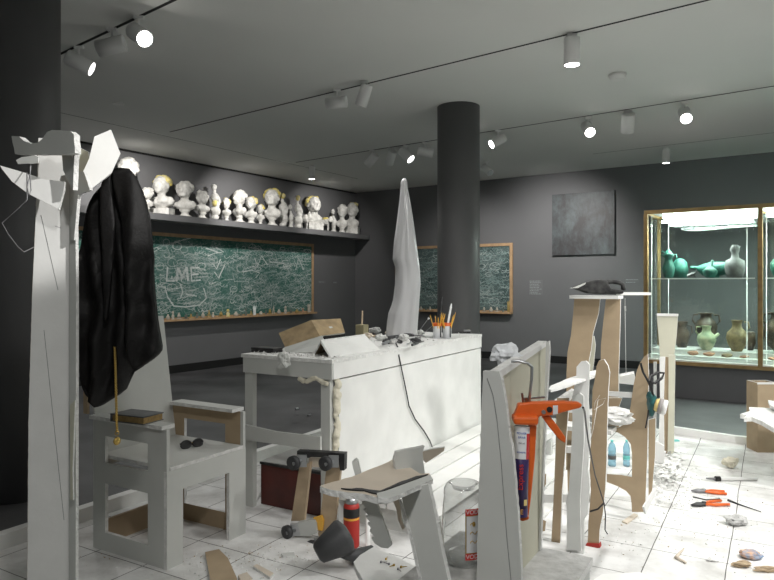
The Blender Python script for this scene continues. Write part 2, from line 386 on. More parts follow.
spot_lamp(p, T(-.6, 4.6) - p, 150 * K, 70)
spotlight(79, 46, (.86, .18, -.42), 'white spotlight seen against the dark left column, its glowing mouth facing right', 2)
spotlight(112, 28, (-.85, -.05, -.22), 'white spotlight aimed left with its round back cap toward us', None)
p, d = spotlight(139, 16, (.62, -.62, -.52), 'lit white spotlight shining toward the viewer, last on the left track', 1)
spotlight(337, 89, (-.9, .15, -.05), 'unlit white spotlight aimed level to the left on the near track', None, r=.055)
spotlight(364, 81, (-.30, .2, -.9), 'unlit white spotlight aimed down left beside another on the near track', None, r=.055)
p7, d = spotlight(312, 165, (-.02, .05, -1), 'small lit downlight above the right end of the bust shelf', 1, r=.05, L=.2, drop=.12)
spotlight(372, 150, (-.55, .5, -.6), 'unlit spotlight left of the pair above the wrapped sculpture', None, r=.06)
spotlight(391, 147.5, (-.25, .6, -.7), 'spotlight with a bright rim, middle of three above the wrapped sculpture', 2, r=.06)
spotlight(406, 145, (.45, -.3, -.5), 'brightly glowing spotlight just left of the round column', 2, r=.065)
spotlight(425, 142, (.9, .1, -.15), 'unlit spotlight aimed right, partly behind the round column', None, r=.06)
p, d = spotlight(498, 130, (-.85, -.3, -.5), 'lit spotlight aimed down left just right of the column top', 1, r=.055)
spotlight(487, 161, (.3, -.6, -.5), 'unlit spotlight low beside the column near the back wall', None, r=.055)
p13, d = spotlight(588, 117, (-.02, -.85, -.65), 'glaring spotlight facing the viewer above the dark painting', 1, r=.06)
spotlight(628, 110.5, (.12, .5, -.85), 'unlit spotlight between the two glaring ones on the far track', None, r=.07)
p15, d = spotlight(685, 102, (-.25, -.85, -.65), 'glaring spotlight facing the viewer above the display case', 1, r=.06)
p16, d = spotlight(666, 147, (0, .05, -1), 'small lit downlight near the back wall above the display case', 1, r=.05, L=.2, drop=.12)
# smoke detector, recessed disc
def disc(px, py, r, h, name, label, cat):
    p = E0 + (CEIL - EYE) / ray(px, py).z * ray(px, py); bm = bmesh.new(); lathe(bm, [(r * .75, -h), (r, -h * .45), (r, -.0005)], 24, mtx=Matrix.Translation(p))
    tag(obj(name, bm, 'white', None, world=True), label, cat)
disc(617.5, 74, .075, .05, 'smoke_detector', 'round white smoke detector on the ceiling', 'smoke detector')
disc(118, 103.5, .06, .012, 'sprinkler_cap', 'flat round white cap on the ceiling at left', 'sprinkler')
# ------------------------------------------------------------------ lamps doing the work
def area(p, aim, e, sx, sy, col=(1, .98, .95)):
    l = bpy.data.lights.new('area', 'AREA'); l.shape = 'RECTANGLE'; l.size = sx; l.size_y = sy; l.energy = e; l.color = col
    o = bpy.data.objects.new('area', l); COL.objects.link(o); o.location = p; o.rotation_euler = (Vector(aim) - Vector(p)).to_track_quat('-Z', 'Y').to_euler(); return o
# wall washers over the bust shelf (real downlights along the left wall)
for yy, e in ((-1.2, 60), (-3.2, 95), (-5.2, 115), (-7.2, 110)):
    s = RM(1.25, yy - .6, CEIL - .16); spot_lamp(s, RM(0.1, yy, 2.2) - s, e * K, 95, .8, (1, .97, .93), .04)
# back wall washers
s = RM(2.9, -1.7, CEIL - .2); spot_lamp(s, RM(2.6, 0, 1.55) - s, 62 * K, 85, 1.0, (1, .98, .95), .06)
s = RM(4.6, -1.9, CEIL - .2); spot_lamp(s, RM(4.2, 0, 1.7) - s, 230 * K, 90, 1.0, (1, .98, .95), .06)
# workshop: strong spots from the tracks overhead and behind the viewer, plus added fill lamps
s = T(1.4, 3.6, CEIL - .2); spot_lamp(s, T(.1, 4.3) - s, 330 * K, 100, .9, (1, .985, .96), .12)
s = T(1.6, 1.6, CEIL - .2); spot_lamp(s, T(.2, 3.6) - s, 170 * K, 85, .8, (1, .985, .96), .12)
s = T(.2, 2.8, CEIL - .2); spot_lamp(s, T(-1.5, 4.3, .4) - s, 105 * K, 88, .9, (1, .985, .96), .2)
s = Vector((2.2, .6, CEIL - .2)); spot_lamp(s, W3(70, 152, 2.3) - s, 560 * K, 13, .45, (1, .985, .96), .03)
s = Vector((-1.0, -1.4, CEIL - .2)); spot_lamp(s, Vector((.35, 1.7, .7)) - s, 110 * K, 46, .9, (1, .985, .96), .15)  # added fill spot brightening the faces of the foreground chair
s = Vector((.2, .2, CEIL - .2)); spot_lamp(s, Vector((-.5, 2.9, .5)) - s, 90 * K, 75, .9, (1, .985, .96), .1)
for x_, y_, e_ in ((2.6, -4.2, 90), (2.2, -7.4, 90), (6.0, -2.6, 60), (9.6, -4.2, 90), (5.0, -6.6, 60), (10.5, -9.0, 90)):
    s = RM(x_, y_, CEIL - .25); spot_lamp(s, (0, 0, -1), e_ * K, 150, 1.0, (1, .98, .96), .12)  # added wide lamps without fixtures, lifting the dark gallery floor and walls
w = bpy.data.worlds.new('gallery_dusk'); sc.world = w; w.use_nodes = True
w.node_tree.nodes['Background'].inputs[0].default_value = (.95, 1.0, .97, 1); w.node_tree.nodes['Background'].inputs[1].default_value = .22
# ------------------------------------------------------------------ chalkboards
def ribbon(bm, pts, wd, mi=0):
    """pts in board plane (x, z) local, drawn on y = -0.001"""
    L = []; n = len(pts)
    for i in range(n):
        a = pts[max(0, i - 1)]; b = pts[min(n - 1, i + 1)]; dx, dz = b[0] - a[0], b[1] - a[1]; l = math.hypot(dx, dz) or 1
        nx, nz = -dz / l * wd / 2, dx / l * wd / 2; L.append((bm.verts.new((pts[i][0] + nx, 0, pts[i][1] + nz)), bm.verts.new((pts[i][0] - nx, 0, pts[i][1] - nz))))
    for i in range(n - 1):
        try: f = bm.faces.new((L[i][0], L[i][1], L[i + 1][1], L[i + 1][0])); f.material_index = mi
        except ValueError: pass
def scrawl(bm, W, Hh, n, seed, dens=None):
    faint = seed == 9
    rnd = random.Random(seed)
    for i in range(n):
        x = rnd.uniform(.08, W - .08); z = rnd.uniform(.08, Hh - .06)
        if dens and rnd.random() > dens(x / W, z / Hh): continue
        kind = rnd.random(); pts = []; wd = rnd.choice((.003, .004, .006, .009)); mi = rnd.choice((2, 2, 0) if faint else (0, 0, 0, 2, 2, 1))
        if kind < .45:      # cursive word
            L = rnd.uniform(.1, .34); h = rnd.uniform(.010, .032); f = rnd.uniform(50, 110); ph = rnd.uniform(0, 6); sl = rnd.uniform(-.25, .25)
            for k in range(int(L * f) + 6):
                t = k / (int(L * f) + 6); pts.append((x + L * t + .02 * math.cos(t * L * f + ph), z + sl * L * t + h * math.sin(t * L * f * 1.1 + ph) * rnd.uniform(.4, 1)))
        elif kind < .75:    # loops and arcs
            r = rnd.uniform(.015, .09); a0 = rnd.uniform(0, 6.3); a1 = a0 + rnd.uniform(2, 9); e = rnd.uniform(.4, 1)
            for k in range(16): a = a0 + (a1 - a0) * k / 15; pts.append((x + r * math.cos(a) * (1 + .02 * k), z + r * e * math.sin(a)))
        else:               # straight strokes
            L = rnd.uniform(.04, .22); a = rnd.uniform(0, 6.3); pts = [(x, z), (x + L * math.cos(a), z + L * math.sin(a))]
            if rnd.random() < .5: pts.append((x + L * math.cos(a) + .1 * math.cos(a + 2.2), z + L * math.sin(a) + .1 * math.sin(a + 2.2)))
        pts = [(min(max(px_, .01), W - .01), min(max(pz_, .01), Hh - .01)) for px_, pz_ in pts]
        ribbon(bm, pts, wd, mi)
def board(root_loc, rz, W, z0, z1, label, mb, n, seed, dens, extra=None, fw=.05):
    root = thing('chalkboard', label, 'chalkboard', root_loc, rz); Hh = z1 - z0
    bm = bmesh.new(); bx(bm, 0, W, -.02, -.001, z0, z1); obj('writing_surface', bm, mb, root)
    bm = bmesh.new(); bx(bm, -fw, 0, -.035, -.001, z0 - fw * .5, z1 + fw); bx(bm, W, W + fw, -.035, -.001, z0 - fw * .5, z1 + fw)
    bx(bm, 0, W, -.035, -.001, z1, z1 + fw); bx(bm, 0, W, -.035, -.001, z0 - fw * .5, z0); obj('frame', bm, 'oak', root)
    bm = bmesh.new(); bx(bm, -fw, W + fw, -.12, -.001, z0 - .05, z0 - .03); bx(bm, -fw, W + fw, -.12, -.112, z0 - .03, z0 - .018); obj('chalk_tray', bm, 'oak', root)
    bm = bmesh.new(); scrawl(bm, W, Hh, n, seed, dens)
    if extra: extra(bm, W, Hh)
    bm.transform(Matrix.Translation((0, -.0215, z0))); obj('chalk_writing', bm, ['chalk', 'chalk2', 'chalk3'], root); return root
# left wall board: local x runs along the wall into the depth (UR), outward normal = +XR
BL0 = 5.98; BW1 = 4.6
def onA(px, py):
    h = hit(px, py, PRA(.03)) - CORNER; return (h.dot(UR) + BL0, h.z - .80)
def big(bm, W, Hh):
    def st(pp, wd=.028, mi=1): ribbon(bm, [onA(a, b) for a, b in pp], wd, mi)
    st([(168, 267), (167, 281), (175, 281)]); st([(177, 281), (178.5, 267.5)], .04); st([(178.5, 267.5), (182.5, 278)], .04); st([(182.5, 278), (187, 267)], .04); st([(187, 267), (188.5, 281)], .04)
    st([(200, 267.5), (191.5, 268), (192, 281), (201, 280)]); st([(192, 274.5), (199, 274)])
    st([(165, 286), (168, 297), (174, 306), (186, 307), (200, 305), (207, 298), (204, 288)], .02)
    st([(181, 284), (183, 292), (181, 298)], .02); st([(186, 294), (197, 296)], .02); st([(213, 263), (217, 269), (221, 259)], .022); st([(215, 272), (219, 278), (225, 265)], .022)
    st([(206, 248), (218, 252), (208, 256)], .02); st([(216, 247), (224, 252), (216, 253)], .018); st([(255, 258), (258, 266), (262, 256), (268, 265)], .02)
    st([(270, 262), (282, 263), (289, 266), (280, 268)], .02); st([(296, 270), (299, 258), (304, 270)], .018); st([(243, 272), (252, 270), (260, 273), (256, 278)], .018)
d1 = lambda u, v: .25 if .52 < u < .58 else 1
rootA = board(RM(0, -BL0, 0), math.pi / 2 - RA, BW1, .80, 2.0, 'long green chalkboard covered in chalk scrawl under the bust shelf', 'chalkb', 1500, 3, d1, big)
# back wall board
rootB = board(RM(1.05, 0, 0), -RA, 2.36, .83, 1.97, 'grey green chalkboard filled with small writing on the back wall behind the column', 'chalkb2', 620, 9, None)
# wall texts
def wall_text(c, w, h, rows, rz, label, nrm):
    root_bm = bmesh.new(); bx(root_bm, -w / 2, w / 2, -.004, -.001, -h / 2, h / 2)
    root = thing('wall_label', label, 'wall label', c, rz); obj('plate', root_bm, 'shelf', root)
    bm = bmesh.new(); rnd = random.Random(rows)
    for i in range(rows):
        z = h * .42 - i * h * .84 / max(1, rows - 1) if rows > 1 else 0; L = w * rnd.uniform(.6, .92); x = -w * .46
        while x < -w * .46 + L:
            l = rnd.uniform(.01, .035); bx(bm, x, x + l, -.006, -.0045, z - .003, z + .003); x += l + .008
    obj('lettering', bm, 'chalk', root)
def onB(px, py): h = hit(px, py, PRB(0)) - CORNER; return h.dot(XR), h.z
x_, z_ = onB(536, 287.5); wall_text(RM(x_, 0, z_), .24, .26, 9, -RA, 'grey wall text panel of many lines left of the painting', None)
x_, z_ = onB(632, 281); wall_text(RM(x_, 0, z_), .2, .05, 2, -RA, 'small two line wall label left of the display case', None)
h = hit(322, 282, PRA(0)) - CORNER; wall_text(RM(0, h.dot(UR), h.z), .22, .05, 1, math.pi / 2 - RA, 'faint one line wall text right of the long chalkboard', None)
h = hit(335, 282.5, PRA(0)) - CORNER; wall_text(RM(0, h.dot(UR), h.z), .12, .05, 1, math.pi / 2 - RA, 'shorter faint wall text nearest the room corner', None)
# painting
root = thing('painting', 'square dark grey abstract painting hung on the back wall', 'painting', RM(4.7, 0, 1.777), -RA)
bm = bmesh.new(); bx(bm, -.515, .515, -.045, -.002, 0, 1.02); obj('stretcher', bm, 'black', root)
bm = bmesh.new(); bx(bm, -.513, .513, -.048, -.0455, .002, 1.018); obj('canvas', bm, 'painting', root)
# ------------------------------------------------------------------ bust shelf
bm = bmesh.new(); bx(bm, 0.0005, .371, -10.5, -.001, 2.195, 2.285); o = obj('wall_shelf', bm, 'shelf', None, autoloc=False); o.location = CORNER; o.rotation_euler = (0, 0, -RA)
tag(o, 'long dark grey shelf of plaster busts on the left wall', 'shelf')
ZS = 2.286
def shelfpos(px): # position on the shelf at image column px
    h = hit(px, 210, PRA(.19)) - CORNER; return h.dot(UR)
FACE = Vector((0, 0, 0)) - CORNER
def bust(px, wpx, ytop, kind, label, yel=1, seed=0, ybase=None, turn=0.0):
    yy = shelfpos(px); P = RM(.19, yy, ZS); Y = P.y
    Ht = EYE - (ytop - HY) / FO * Y - ZS; Wd = wpx / FO * Y
    rz = -RA + R(60) + R(turn)     # faces out into the room: local -Y front turned toward the viewer
    root = thing({'animal': 'plaster_animal', 'thin': 'plaster_figure', 'stack': 'plaster_figure'}.get(kind, 'plaster_bust'), label, 'sculpture', P, -RA + R(25) + R(turn), 'plaster busts on the wall shelf')
    rnd = random.Random(seed); bm = bmesh.new(); H_ = Ht; w = Wd / 2 * 1.22
    if kind in ('round', 'small', 'square', 'block'):
        hb = .16 if kind != 'block' else .22
        if kind in ('round', 'small'): 
            b2 = bmesh.new(); s = min(w * .62, .1); lathe(b2, [(s, 0), (s, H_ * .03), (s * .6, H_ * .07), (s * .5, H_ * .14), (s * .8, H_ * .20)], 20); obj('socle', b2, 'plaster', root)
        else:
            b2 = bmesh.new(); s = min(w * .85, .15); bx(b2, -s, s, -s * .6, s * .6, 0, H_ * hb); obj('socle', b2, 'plaster', root)
        zc = H_ * (.33 if kind != 'small' else .36)
        ball(bm, (0, 0, zc), (w * .78, w * .42, H_ * .15)); ball(bm, (w * .5, .0, zc), (w * .42, w * .32, H_ * .12)); ball(bm, (-w * .5, 0, zc), (w * .42, w * .32, H_ * .11))
        ball(bm, (0, 0, H_ * .2), (w * .42, w * .30, H_ * .09))
        hx = rnd.uniform(-.12, .12) * w; hr = H_ * .235; zh = H_ * .74; hw = min(hr * .85, w * .66)
        tube(bm, [(0, 0, zc), (hx, -.005, zh - hr * .5)], hw * .55, 10)
        ball(bm, (hx, 0, zh), (hw, hw * 1.1, hr)); ball(bm, (hx, -hw * .75, zh - hr * .42), (hw * .58, hw * .42, hr * .5))
        ball(bm, (hx, -hw * 1.18, zh - hr * .12), (hw * .16, hw * .22, hr * .26)); ball(bm, (hx, -hw * .98, zh + hr * .18), (hw * .6, hw * .22, hr * .12))
        for sgn in (-1, 1): ball(bm, (hx + sgn * hw, 0, zh - hr * .1), (hw * .14, hw * .22, hr * .24))
        o = obj('body', bm, 'plaster', root); remesh(o, max(.008, H_ * .022), .018 * H_ / .4, .05)
        bm = bmesh.new()
        for k in range(18):
            a = rnd.uniform(0, 6.28); e = rnd.uniform(.0, 1.3); rr = hw * rnd.uniform(.34, .52)
            q = Vector((math.cos(a) * math.cos(e) * hw, abs(math.sin(a)) * math.cos(e) * hw * .9 + hw * .1, math.sin(e) * hr * .9)); ball(bm, (hx + q.x, q.y, zh + q.z), (rr, rr, rr * .8), seg=10)
        o = obj('hair', bm, 'yellow' if yel else 'plaster', root); remesh(o, max(.009, H_ * .024), .02, .04)
    elif kind == 'stack':
        ball(bm, (0, 0, H_ * .08), (w * .55, w * .45, H_ * .08)); ball(bm, (0, 0, H_ * .25), (w * .8, w * .5, H_ * .14)); ball(bm, (w * .2, 0, H_ * .42), (w * .45, w * .4, H_ * .10))
        ball(bm, (0, 0, H_ * .62), (w * .62, w * .45, H_ * .14)); ball(bm, (-w * .1, 0, H_ * .8), (w * .25, w * .25, H_ * .08)); ball(bm, (-w * .1, -w * .1, H_ * .91), (w * .42, w * .4, H_ * .09))
        ball(bm, (w * .6, 0, H_ * .52), (w * .2, w * .2, H_ * .12)); o = obj('body', bm, 'plaster', root); remesh(o, max(.007, H_ * .02), .015, .04)
        if yel: bm = bmesh.new(); ball(bm, (w * .1, -w * .32, H_ * (.46 if yel == 1 else .93)), (w * .38, w * .3, H_ * .09)); o = obj('painted_head', bm, 'yellow', root); remesh(o, .01, .01, .03)
    elif kind == 'thin':
        ball(bm, (0, 0, H_ * .05), (w * .8, w * .6, H_ * .06)); tube(bm, [(0, 0, 0.01), (w * .15, 0, H_ * .4), (-w * .1, 0, H_ * .72)], [w * .5, w * .65, w * .35], 10); ball(bm, (-w * .1, 0, H_ * .88), (w * .5, w * .5, H_ * .12))
        tube(bm, [(w * .2, 0, H_ * .65), (w * .8, -.02, H_ * .5), (w * .7, -.03, H_ * .3)], w * .16, 8)
        o = obj('body', bm, 'plaster', root); remesh(o, max(.006, H_ * .02), .012, .04)
    else:
        bl = w * .9; tube(bm, [(-bl * .7, 0, H_ * .55), (bl * .4, 0, H_ * .6)], [H_ * .2, H_ * .24], 10); ball(bm, (bl * .8, 0, H_ * .78), (w * .3, w * .22, H_ * .2)); ball(bm, (bl * 1.05, 0, H_ * .7), (w * .18, w * .14, H_ * .1)); ball(bm, (-bl * .7, 0, H_ * .55), (w * .24, w * .2, H_ * .24))
        for sx in (-.75, .35):
            for sy in (-1, 1): tube(bm, [(bl * sx, sy * w * .14, H_ * .45), (bl * sx, sy * w * .16, 0.005)], w * .09, 8)
        o = obj('body', bm, 'plaster', root); remesh(o, max(.006, H_ * .03), .01, .03)
        if yel: bm = bmesh.new(); ball(bm, (-bl * .1, 0, H_ * .84), (bl * .6, w * .22, H_ * .10)); o = obj('painted_back', bm, 'yellow', root); remesh(o, .01, .01, .03)
bust(128, 22, 156, 'round', 'large white plaster bust partly behind the black jacket shoulder', 0, 1)
bust(146.5, 13, 187, 'small', 'small speckled plaster head just right of the black jacket', 0, 2)
bust(162, 24, 175, 'square', 'broad square-chested bust with yellow patch in its hair, near the shelf left end', 1, 3)
bust(185, 21, 181, 'round', 'big shaggy wreathed bust on a turned foot, left of the sideways head', 0, 4, turn=10)
bust(202, 15, 190, 'small', 'plain white head turned to the right on a fluted foot', 0, 5, turn=50)
bust(215, 12, 184, 'stack', 'tall two-figure sculpture with a yellow spot at its waist', 1, 6)
bust(226.5, 9, 197, 'small', 'small slim bust with all yellow hair left of a taller leaning bust', 1, 7)
bust(239.5, 15, 189, 'round', 'tall leaning white bust with scooped base, eighth along the shelf', 0, 8, turn=-20)
bust(251, 13, 196, 'round', 'medium bust with yellow top of hair beside the shadow disc', 1, 9)
bust(260.5, 8, 204, 'small', 'smallest yellow-haired bust left of the big domed one', 1, 10)
bust(272, 18, 188, 'round', 'big domed bust with yellow crown and round chest at shelf middle', 1, 11)
bust(283, 12, 194, 'stack', 'rugged standing figures sculpture with yellow top, right of the domed bust', 2, 12)
bust(290.5, 6, 204, 'thin', 'thin white standing figure between the rugged group and the ball-headed one', 0, 13)
bust(298, 10, 196, 'stack', 'small figure balancing a yellow ball-like head above its shoulders', 2, 14)
bust(305.5, 9, 211, 'animal', 'small white animal left of the large yellow curled bust', 0, 15)
bust(314, 17, 195.5, 'block', 'large square-based bust with thick yellow curls, looking right', 1, 16, turn=45)
bust(326, 11, 216, 'animal', 'low white animal with yellow back beside the curled bust', 1, 17)
bust(333.5, 6, 209, 'thin', 'thin white figure right of the low yellow-backed animal', 0, 18)
bust(342, 11, 203.5, 'round', 'white bust without paint, second from the shelf right end', 0, 19)
bust(351.5, 14, 201.5, 'block', 'last bust at the room corner with yellow swirl over a round head', 1, 20)
# figurines in the chalk trays
def figurine(kind, P, h, w, m, label, group, rz):
    root = thing('figurine', label, 'figurine', P, rz, group); bm = bmesh.new(); r = w / 2
    if kind == 0: lathe(bm, [(r, 0), (r, h * .08), (r * .5, h * .15), (r * .8, h * .45), (r * .35, h * .62)], 10); ball(bm, (0, 0, h * .8), (r * .6, r * .6, h * .2), seg=8)
    elif kind == 1: lathe(bm, [(r * .7, 0), (r, h * .3), (r * .9, h * .6), (r * .4, h * .8), (r * .5, h)], 10)
    elif kind == 2:
        bx(bm, -r, r, -r * .7, r * .7, 0, h * .2); ball(bm, (0, 0, h * .5), (r * .7, r * .6, h * .32), seg=8); ball(bm, (0, 0, h * .85), (r * .45, r * .45, h * .15), seg=8)
    elif kind == 3:
        tube(bm, [(-r * .6, 0, 0), (-r * .4, 0, h * .5), (0, 0, h * .6)], r * .28, 7); tube(bm, [(r * .6, 0, 0), (r * .4, 0, h * .5), (0, 0, h * .6)], r * .28, 7); tube(bm, [(0, 0, h * .5), (0, 0, h * .8)], r * .42, 7); ball(bm, (0, 0, h * .9), r * .42, seg=8)
    else:
        bx(bm, -r * .5, r * .5, -r * .4, r * .4, 0, h * .65)
        for k in range(4): tube(bm, [(-r * .45 + k * r * .3, 0, h * .6), (-r * .6 + k * r * .4, 0, h * (.9 + .1 * (k % 2)))], r * .13, 6)
    obj('body', bm, m, root)
M['figp'] = mat('pale_clay', (.55, .50, .42), .8, var=.3, scale=30)
M['figg'] = mat('grey_green_clay', (.16, .19, .16), .8, var=.3, scale=30)
M['figo'] = mat('ochre_clay', (.42, .30, .10), .8, var=.3, scale=30)
cn = {'figp': 'pale', 'figg': 'grey green', 'figo': 'ochre', 'chalk2': 'white', 'yellow': 'yellow', 'clayr': 'reddish', 'clayd': 'dark'}
kn = ['round-headed standing', 'vase-shaped', 'seated block-footed', 'striding two-legged', 'upraised hand']
ords = 'first second third fourth fifth sixth seventh eighth ninth tenth eleventh twelfth thirteenth fourteenth fifteenth sixteenth seventeenth eighteenth nineteenth twentieth twenty-first twenty-second twenty-third twenty-fourth twenty-fifth twenty-sixth twenty-seventh twenty-eighth'.split()
figs = [(163, 5, 4, 0, 'figg'), (168, 6, 4, 1, 'figp'), (173, 9, 4, 0, 'figp'), (179, 7, 5, 2, 'figp'), (186, 5, 5, 2, 'figg'), (191, 5, 4, 3, 'figo'), (197, 7, 4, 0, 'figg'), (203, 6, 4, 1, 'figp'), (209, 8, 4, 3, 'figo'),
        (213, 6, 4, 0, 'figp'), (221, 6, 5, 2, 'figo'), (228, 8, 5, 0, 'yellow'), (236, 5, 5, 1, 'figp'), (241, 4, 4, 2, 'figg'), (246, 8, 3, 0, 'figg'), (251, 5, 3, 3, 'figo'), (254.5, 10, 5, 4, 'chalk2'), (261, 4, 4, 1, 'figp'),
        (266, 5, 3, 0, 'figg'), (270, 6, 4, 2, 'figo'), (273.5, 9, 3, 3, 'figp'), (279, 5, 4, 1, 'figp'), (285.5, 8, 4, 0, 'figp'), (291, 5, 3, 2, 'figg'), (297, 4, 4, 1, 'figo'), (303, 5, 3, 0, 'clayr'), (309, 9, 5, 4, 'figp')]
for i, (px, h_, w_, k, mm) in enumerate(figs):
    hh = hit(px, 312, PRA(.082)); yy = (hh - CORNER).dot(UR)
    figurine(k, RM(.082, yy, .771), h_ / FO * hh.y, w_ / FO * hh.y, mm, '%s %s figurine in the long chalkboard tray, %s from the left' % (cn[mm], kn[k], ords[i]), 'figurines in the long chalk tray', math.pi / 2 - RA - .6)
figs2 = [(421, 4, 3, 1, 'figp'), (426, 3, 4, 2, 'figg'), (430, 4, 3, 0, 'figp'), (484, 5, 4, 2, 'figp'), (491, 5, 4, 1, 'figp'), (497, 5, 4, 2, 'figp'), (503, 4, 3, 0, 'figg'), (508.5, 12, 4, 4, 'figo')]
for i, (px, h_, w_, k, mm) in enumerate(figs2):
    hh = hit(px, 310, PRB(-.075)); xx = (hh - CORNER).dot(XR)
    figurine(k, RM(xx, -.075, .801), h_ / FO * hh.y, w_ / FO * hh.y, mm, '%s %s figurine in the far chalkboard tray, %s from the left' % (cn[mm], kn[k], ords[i]), 'figurines in the far chalk tray', -RA)
# ------------------------------------------------------------------ display case
CXL, CYF, CD, CW = 6.25, -2.49, .74, 1.2
NB = 2
root = thing('display_case', 'lit glass display case with wooden frame on a dark base at right', 'display case', RM(CXL, CYF, 0), -RA)
Wt = CW * NB; z0, z1 = .40, 2.18
bm = bmesh.new(); bx(bm, .04, Wt - .04, .05, CD, -.03, z0 - .03); obj('base', bm, 'wall', root)
bm = bmesh.new(); bx(bm, .02, Wt, .015, CD, z0 - .03, z0 + .012); obj('display_floor', bm, 'casewhite', root)
bm = bmesh.new(); bx(bm, .03, Wt, .08, .20, z0 + .012, .46); obj('riser', bm, 'casewhite', root)
bm = bmesh.new(); bx(bm, .03, Wt, .20, CD - .03, z0 + .012, .52); obj('riser', bm, 'casewhite', root)
fw = .045
bm = bmesh.new()
bx(bm, -.012, Wt + .02, 0, fw, z0 - .045, z0 - .005); bx(bm, -.012, .016, fw, CD, z0 - .045, z0 - .005); obj('bottom_frame', bm, 'case_wood', root)
bm = bmesh.new(); bx(bm, -.012, Wt + .02, 0, fw, z1 - fw, z1); bx(bm, -.012, .016, fw, CD, z1 - fw, z1)
bx(bm, -.012, Wt, CD - fw, CD, z1 - fw, z1); obj('top_frame', bm, 'case_wood', root)
for k in range(NB + 1):
    bm = bmesh.new(); bx(bm, k * CW - .018, k * CW + .028, .0, fw, z0 - .005, z1 - fw); obj('post', bm, 'case_wood', root)
for k in (0, 2):
    bm = bmesh.new(); bx(bm, k * CW - .012, k * CW + .02, CD - fw, CD, z0 - .005, z1 - fw); obj('post', bm, 'case_wood', root)
bm = bmesh.new(); bx(bm, .02, Wt, fw, CD, z1 - .02, z1 - .005); obj('top_panel', bm, 'casewhite', root)
bm = bmesh.new()
for k in range(NB): bx(bm, k * CW + .18 + (-.0 if k == 0 else -.12), (k + 1) * CW - .03, .08, CD - .1, z1 - .10, z1 - .022)
obj('light_panel', bm, 'tube', root)
for k in range(NB):
    for yy in (.14, CD - .14): bm = bmesh.new(); tube(bm, [(k * CW + .16, yy, z1 - .135), ((k + 1) * CW - .12, yy, z1 - .135)], .014, 10); obj('fluorescent_tube', bm, 'tube2', root)
for k in range(NB):
    a = k * CW
    bm = bmesh.new(); bx(bm, a + .02, a + CW - .02, .012, .018, z0 + .02, z1 - .035); obj('front_pane', bm, 'plexi', root)
    bm = bmesh.new(); bx(bm, a + .05, a + .056, .06, CD - .05, z0 + .02, z1 - .06); bx(bm, a + CW - .036, a + CW - .03, .06, CD - .05, z0 + .02, z1 - .06); obj('side_pane', bm, 'plexi', root)
    bm = bmesh.new(); bx(bm, a + .05, a + CW - .05, .06, CD - .06, 1.357, 1.369); obj('shelf', bm, 'plexi', root)
    bm = bmesh.new(); bx(bm, a + .05, a + CW - .05, .052, .0595, 1.356, 1.370); obj('shelf_edge', bm, 'casewhite', root)
    bm = bmesh.new(); 
    for xx in (.06, CW - .13):
        tube(bm, [(a + xx, .07, z0 + .02), (a + xx, .07, z1 - .06)], .004, 6); tube(bm, [(a + xx + .07, CD - .08, z0 + .02), (a + xx + .07, CD - .08, z1 - .06)], .004, 6)
    obj('shelf_rod', bm, 'whitep', root)
M['caseback'] = mat('case_back', (.20, .225, .215), .7)
bm = bmesh.new(); bx(bm, .03, Wt, CD - .02, CD - .015, .53, z1 - .05); obj('back_pane', bm, 'plexi', root)
area(RM(CXL + .62, CYF + .27, z1 - .16), RM(CXL + .62, CYF + .27, 0), 42, .9, .3, (.88, 1, .94)); area(RM(CXL + 1.8, CYF + .27, z1 - .16), RM(CXL + 1.8, CYF + .27, 0), 42, .9, .3, (.88, 1, .94))
def caseP(px, off, z):  # stand at image column px, off = depth inside the case
    h = hit(px, 300, PRB(CYF + off)); return RM((h - CORNER).dot(XR), CYF + off, z), h.y / FO
def vessel(px, ybot_z, off, hpx, wpx, prof, m, label, handles=(), spout=None, name='jug', group=None, lip=None, rz=0):
    P, s = caseP(px, off, ybot_z); H_ = hpx * s; w = wpx * s / 2
    root = thing(name, label, 'vessel' if name != 'bottle' else 'bottle', P, -RA + rz, group); bm = bmesh.new(); lathe(bm, [(r * w, z * H_) for r, z in prof], 28, capt=False)
    bm2 = bmesh.new(); obj('body', bm, m, root); bm2.free()
    for (x, za, zb, rr) in handles:
        bm = bmesh.new(); sg = 1 if x > 0 else -1
        tube(bm, [(x * w * .62, 0, za * H_), (x * w * 1.0, 0, (za * .9 + zb * .1) * H_ + .01), (x * w * 1.08, 0, (za + zb) / 2 * H_), (x * w * .7, 0, zb * H_)], rr * w, 8); obj('handle', bm, m, root)
    if spout:
        bm = bmesh.new(); tube(bm, [(a * w, 0, b * H_) for a, b in spout], [w * .22, w * .16, w * .12][:len(spout)] if len(spout) <= 3 else w * .12, 8); obj('spout', bm, m, root)
    return root
JUG = [(.45, 0), (.5, .03), (.8, .2), (1, .42), (.9, .6), (.5, .74), (.42, .85), (.5, .97), (.55, 1)]
AMP = [(.3, 0), (.35, .03), (.6, .2), (.95, .5), (1, .62), (.8, .76), (.5, .84), (.48, .95), (.7, 1)]
z_ = .521; zu = 1.370
g1 = 'ancient vessels in the lower case'; g2 = 'green vessels on the upper shelf'
vessel(682, z_, .48, 26, 14, [(.6, 0), (.85, .2), (1, .45), (.95, .62), (.6, .75), (.65, .9), (.85, 1)], 'clayd', 'dark painted mug with side handle, leftmost on the case floor', ((1.25, .85, .35, .12),), name='mug', group=g1)
vessel(706, z_, .57, 35, 21, AMP, 'clayd', 'black two-handled vase at the back behind the pale jug', ((1.1, .95, .6, .09), (-1.1, .95, .6, .09)), name='amphora', group=g1)
vessel(706.5, z_, .31, 24, 18, JUG, 'clayg', 'pale green speckled jug with spout in front of the black vase', ((-1.0, .95, .55, .1),), ((.7, .5), (1.25, .7)), name='jug', group=g1)
vessel(737, z_, .34, 31, 20, JUG, 'clay', 'brown incised jug with one handle right of the pale jug', ((1.0, .95, .6, .09),), None, name='jug', group=g1)
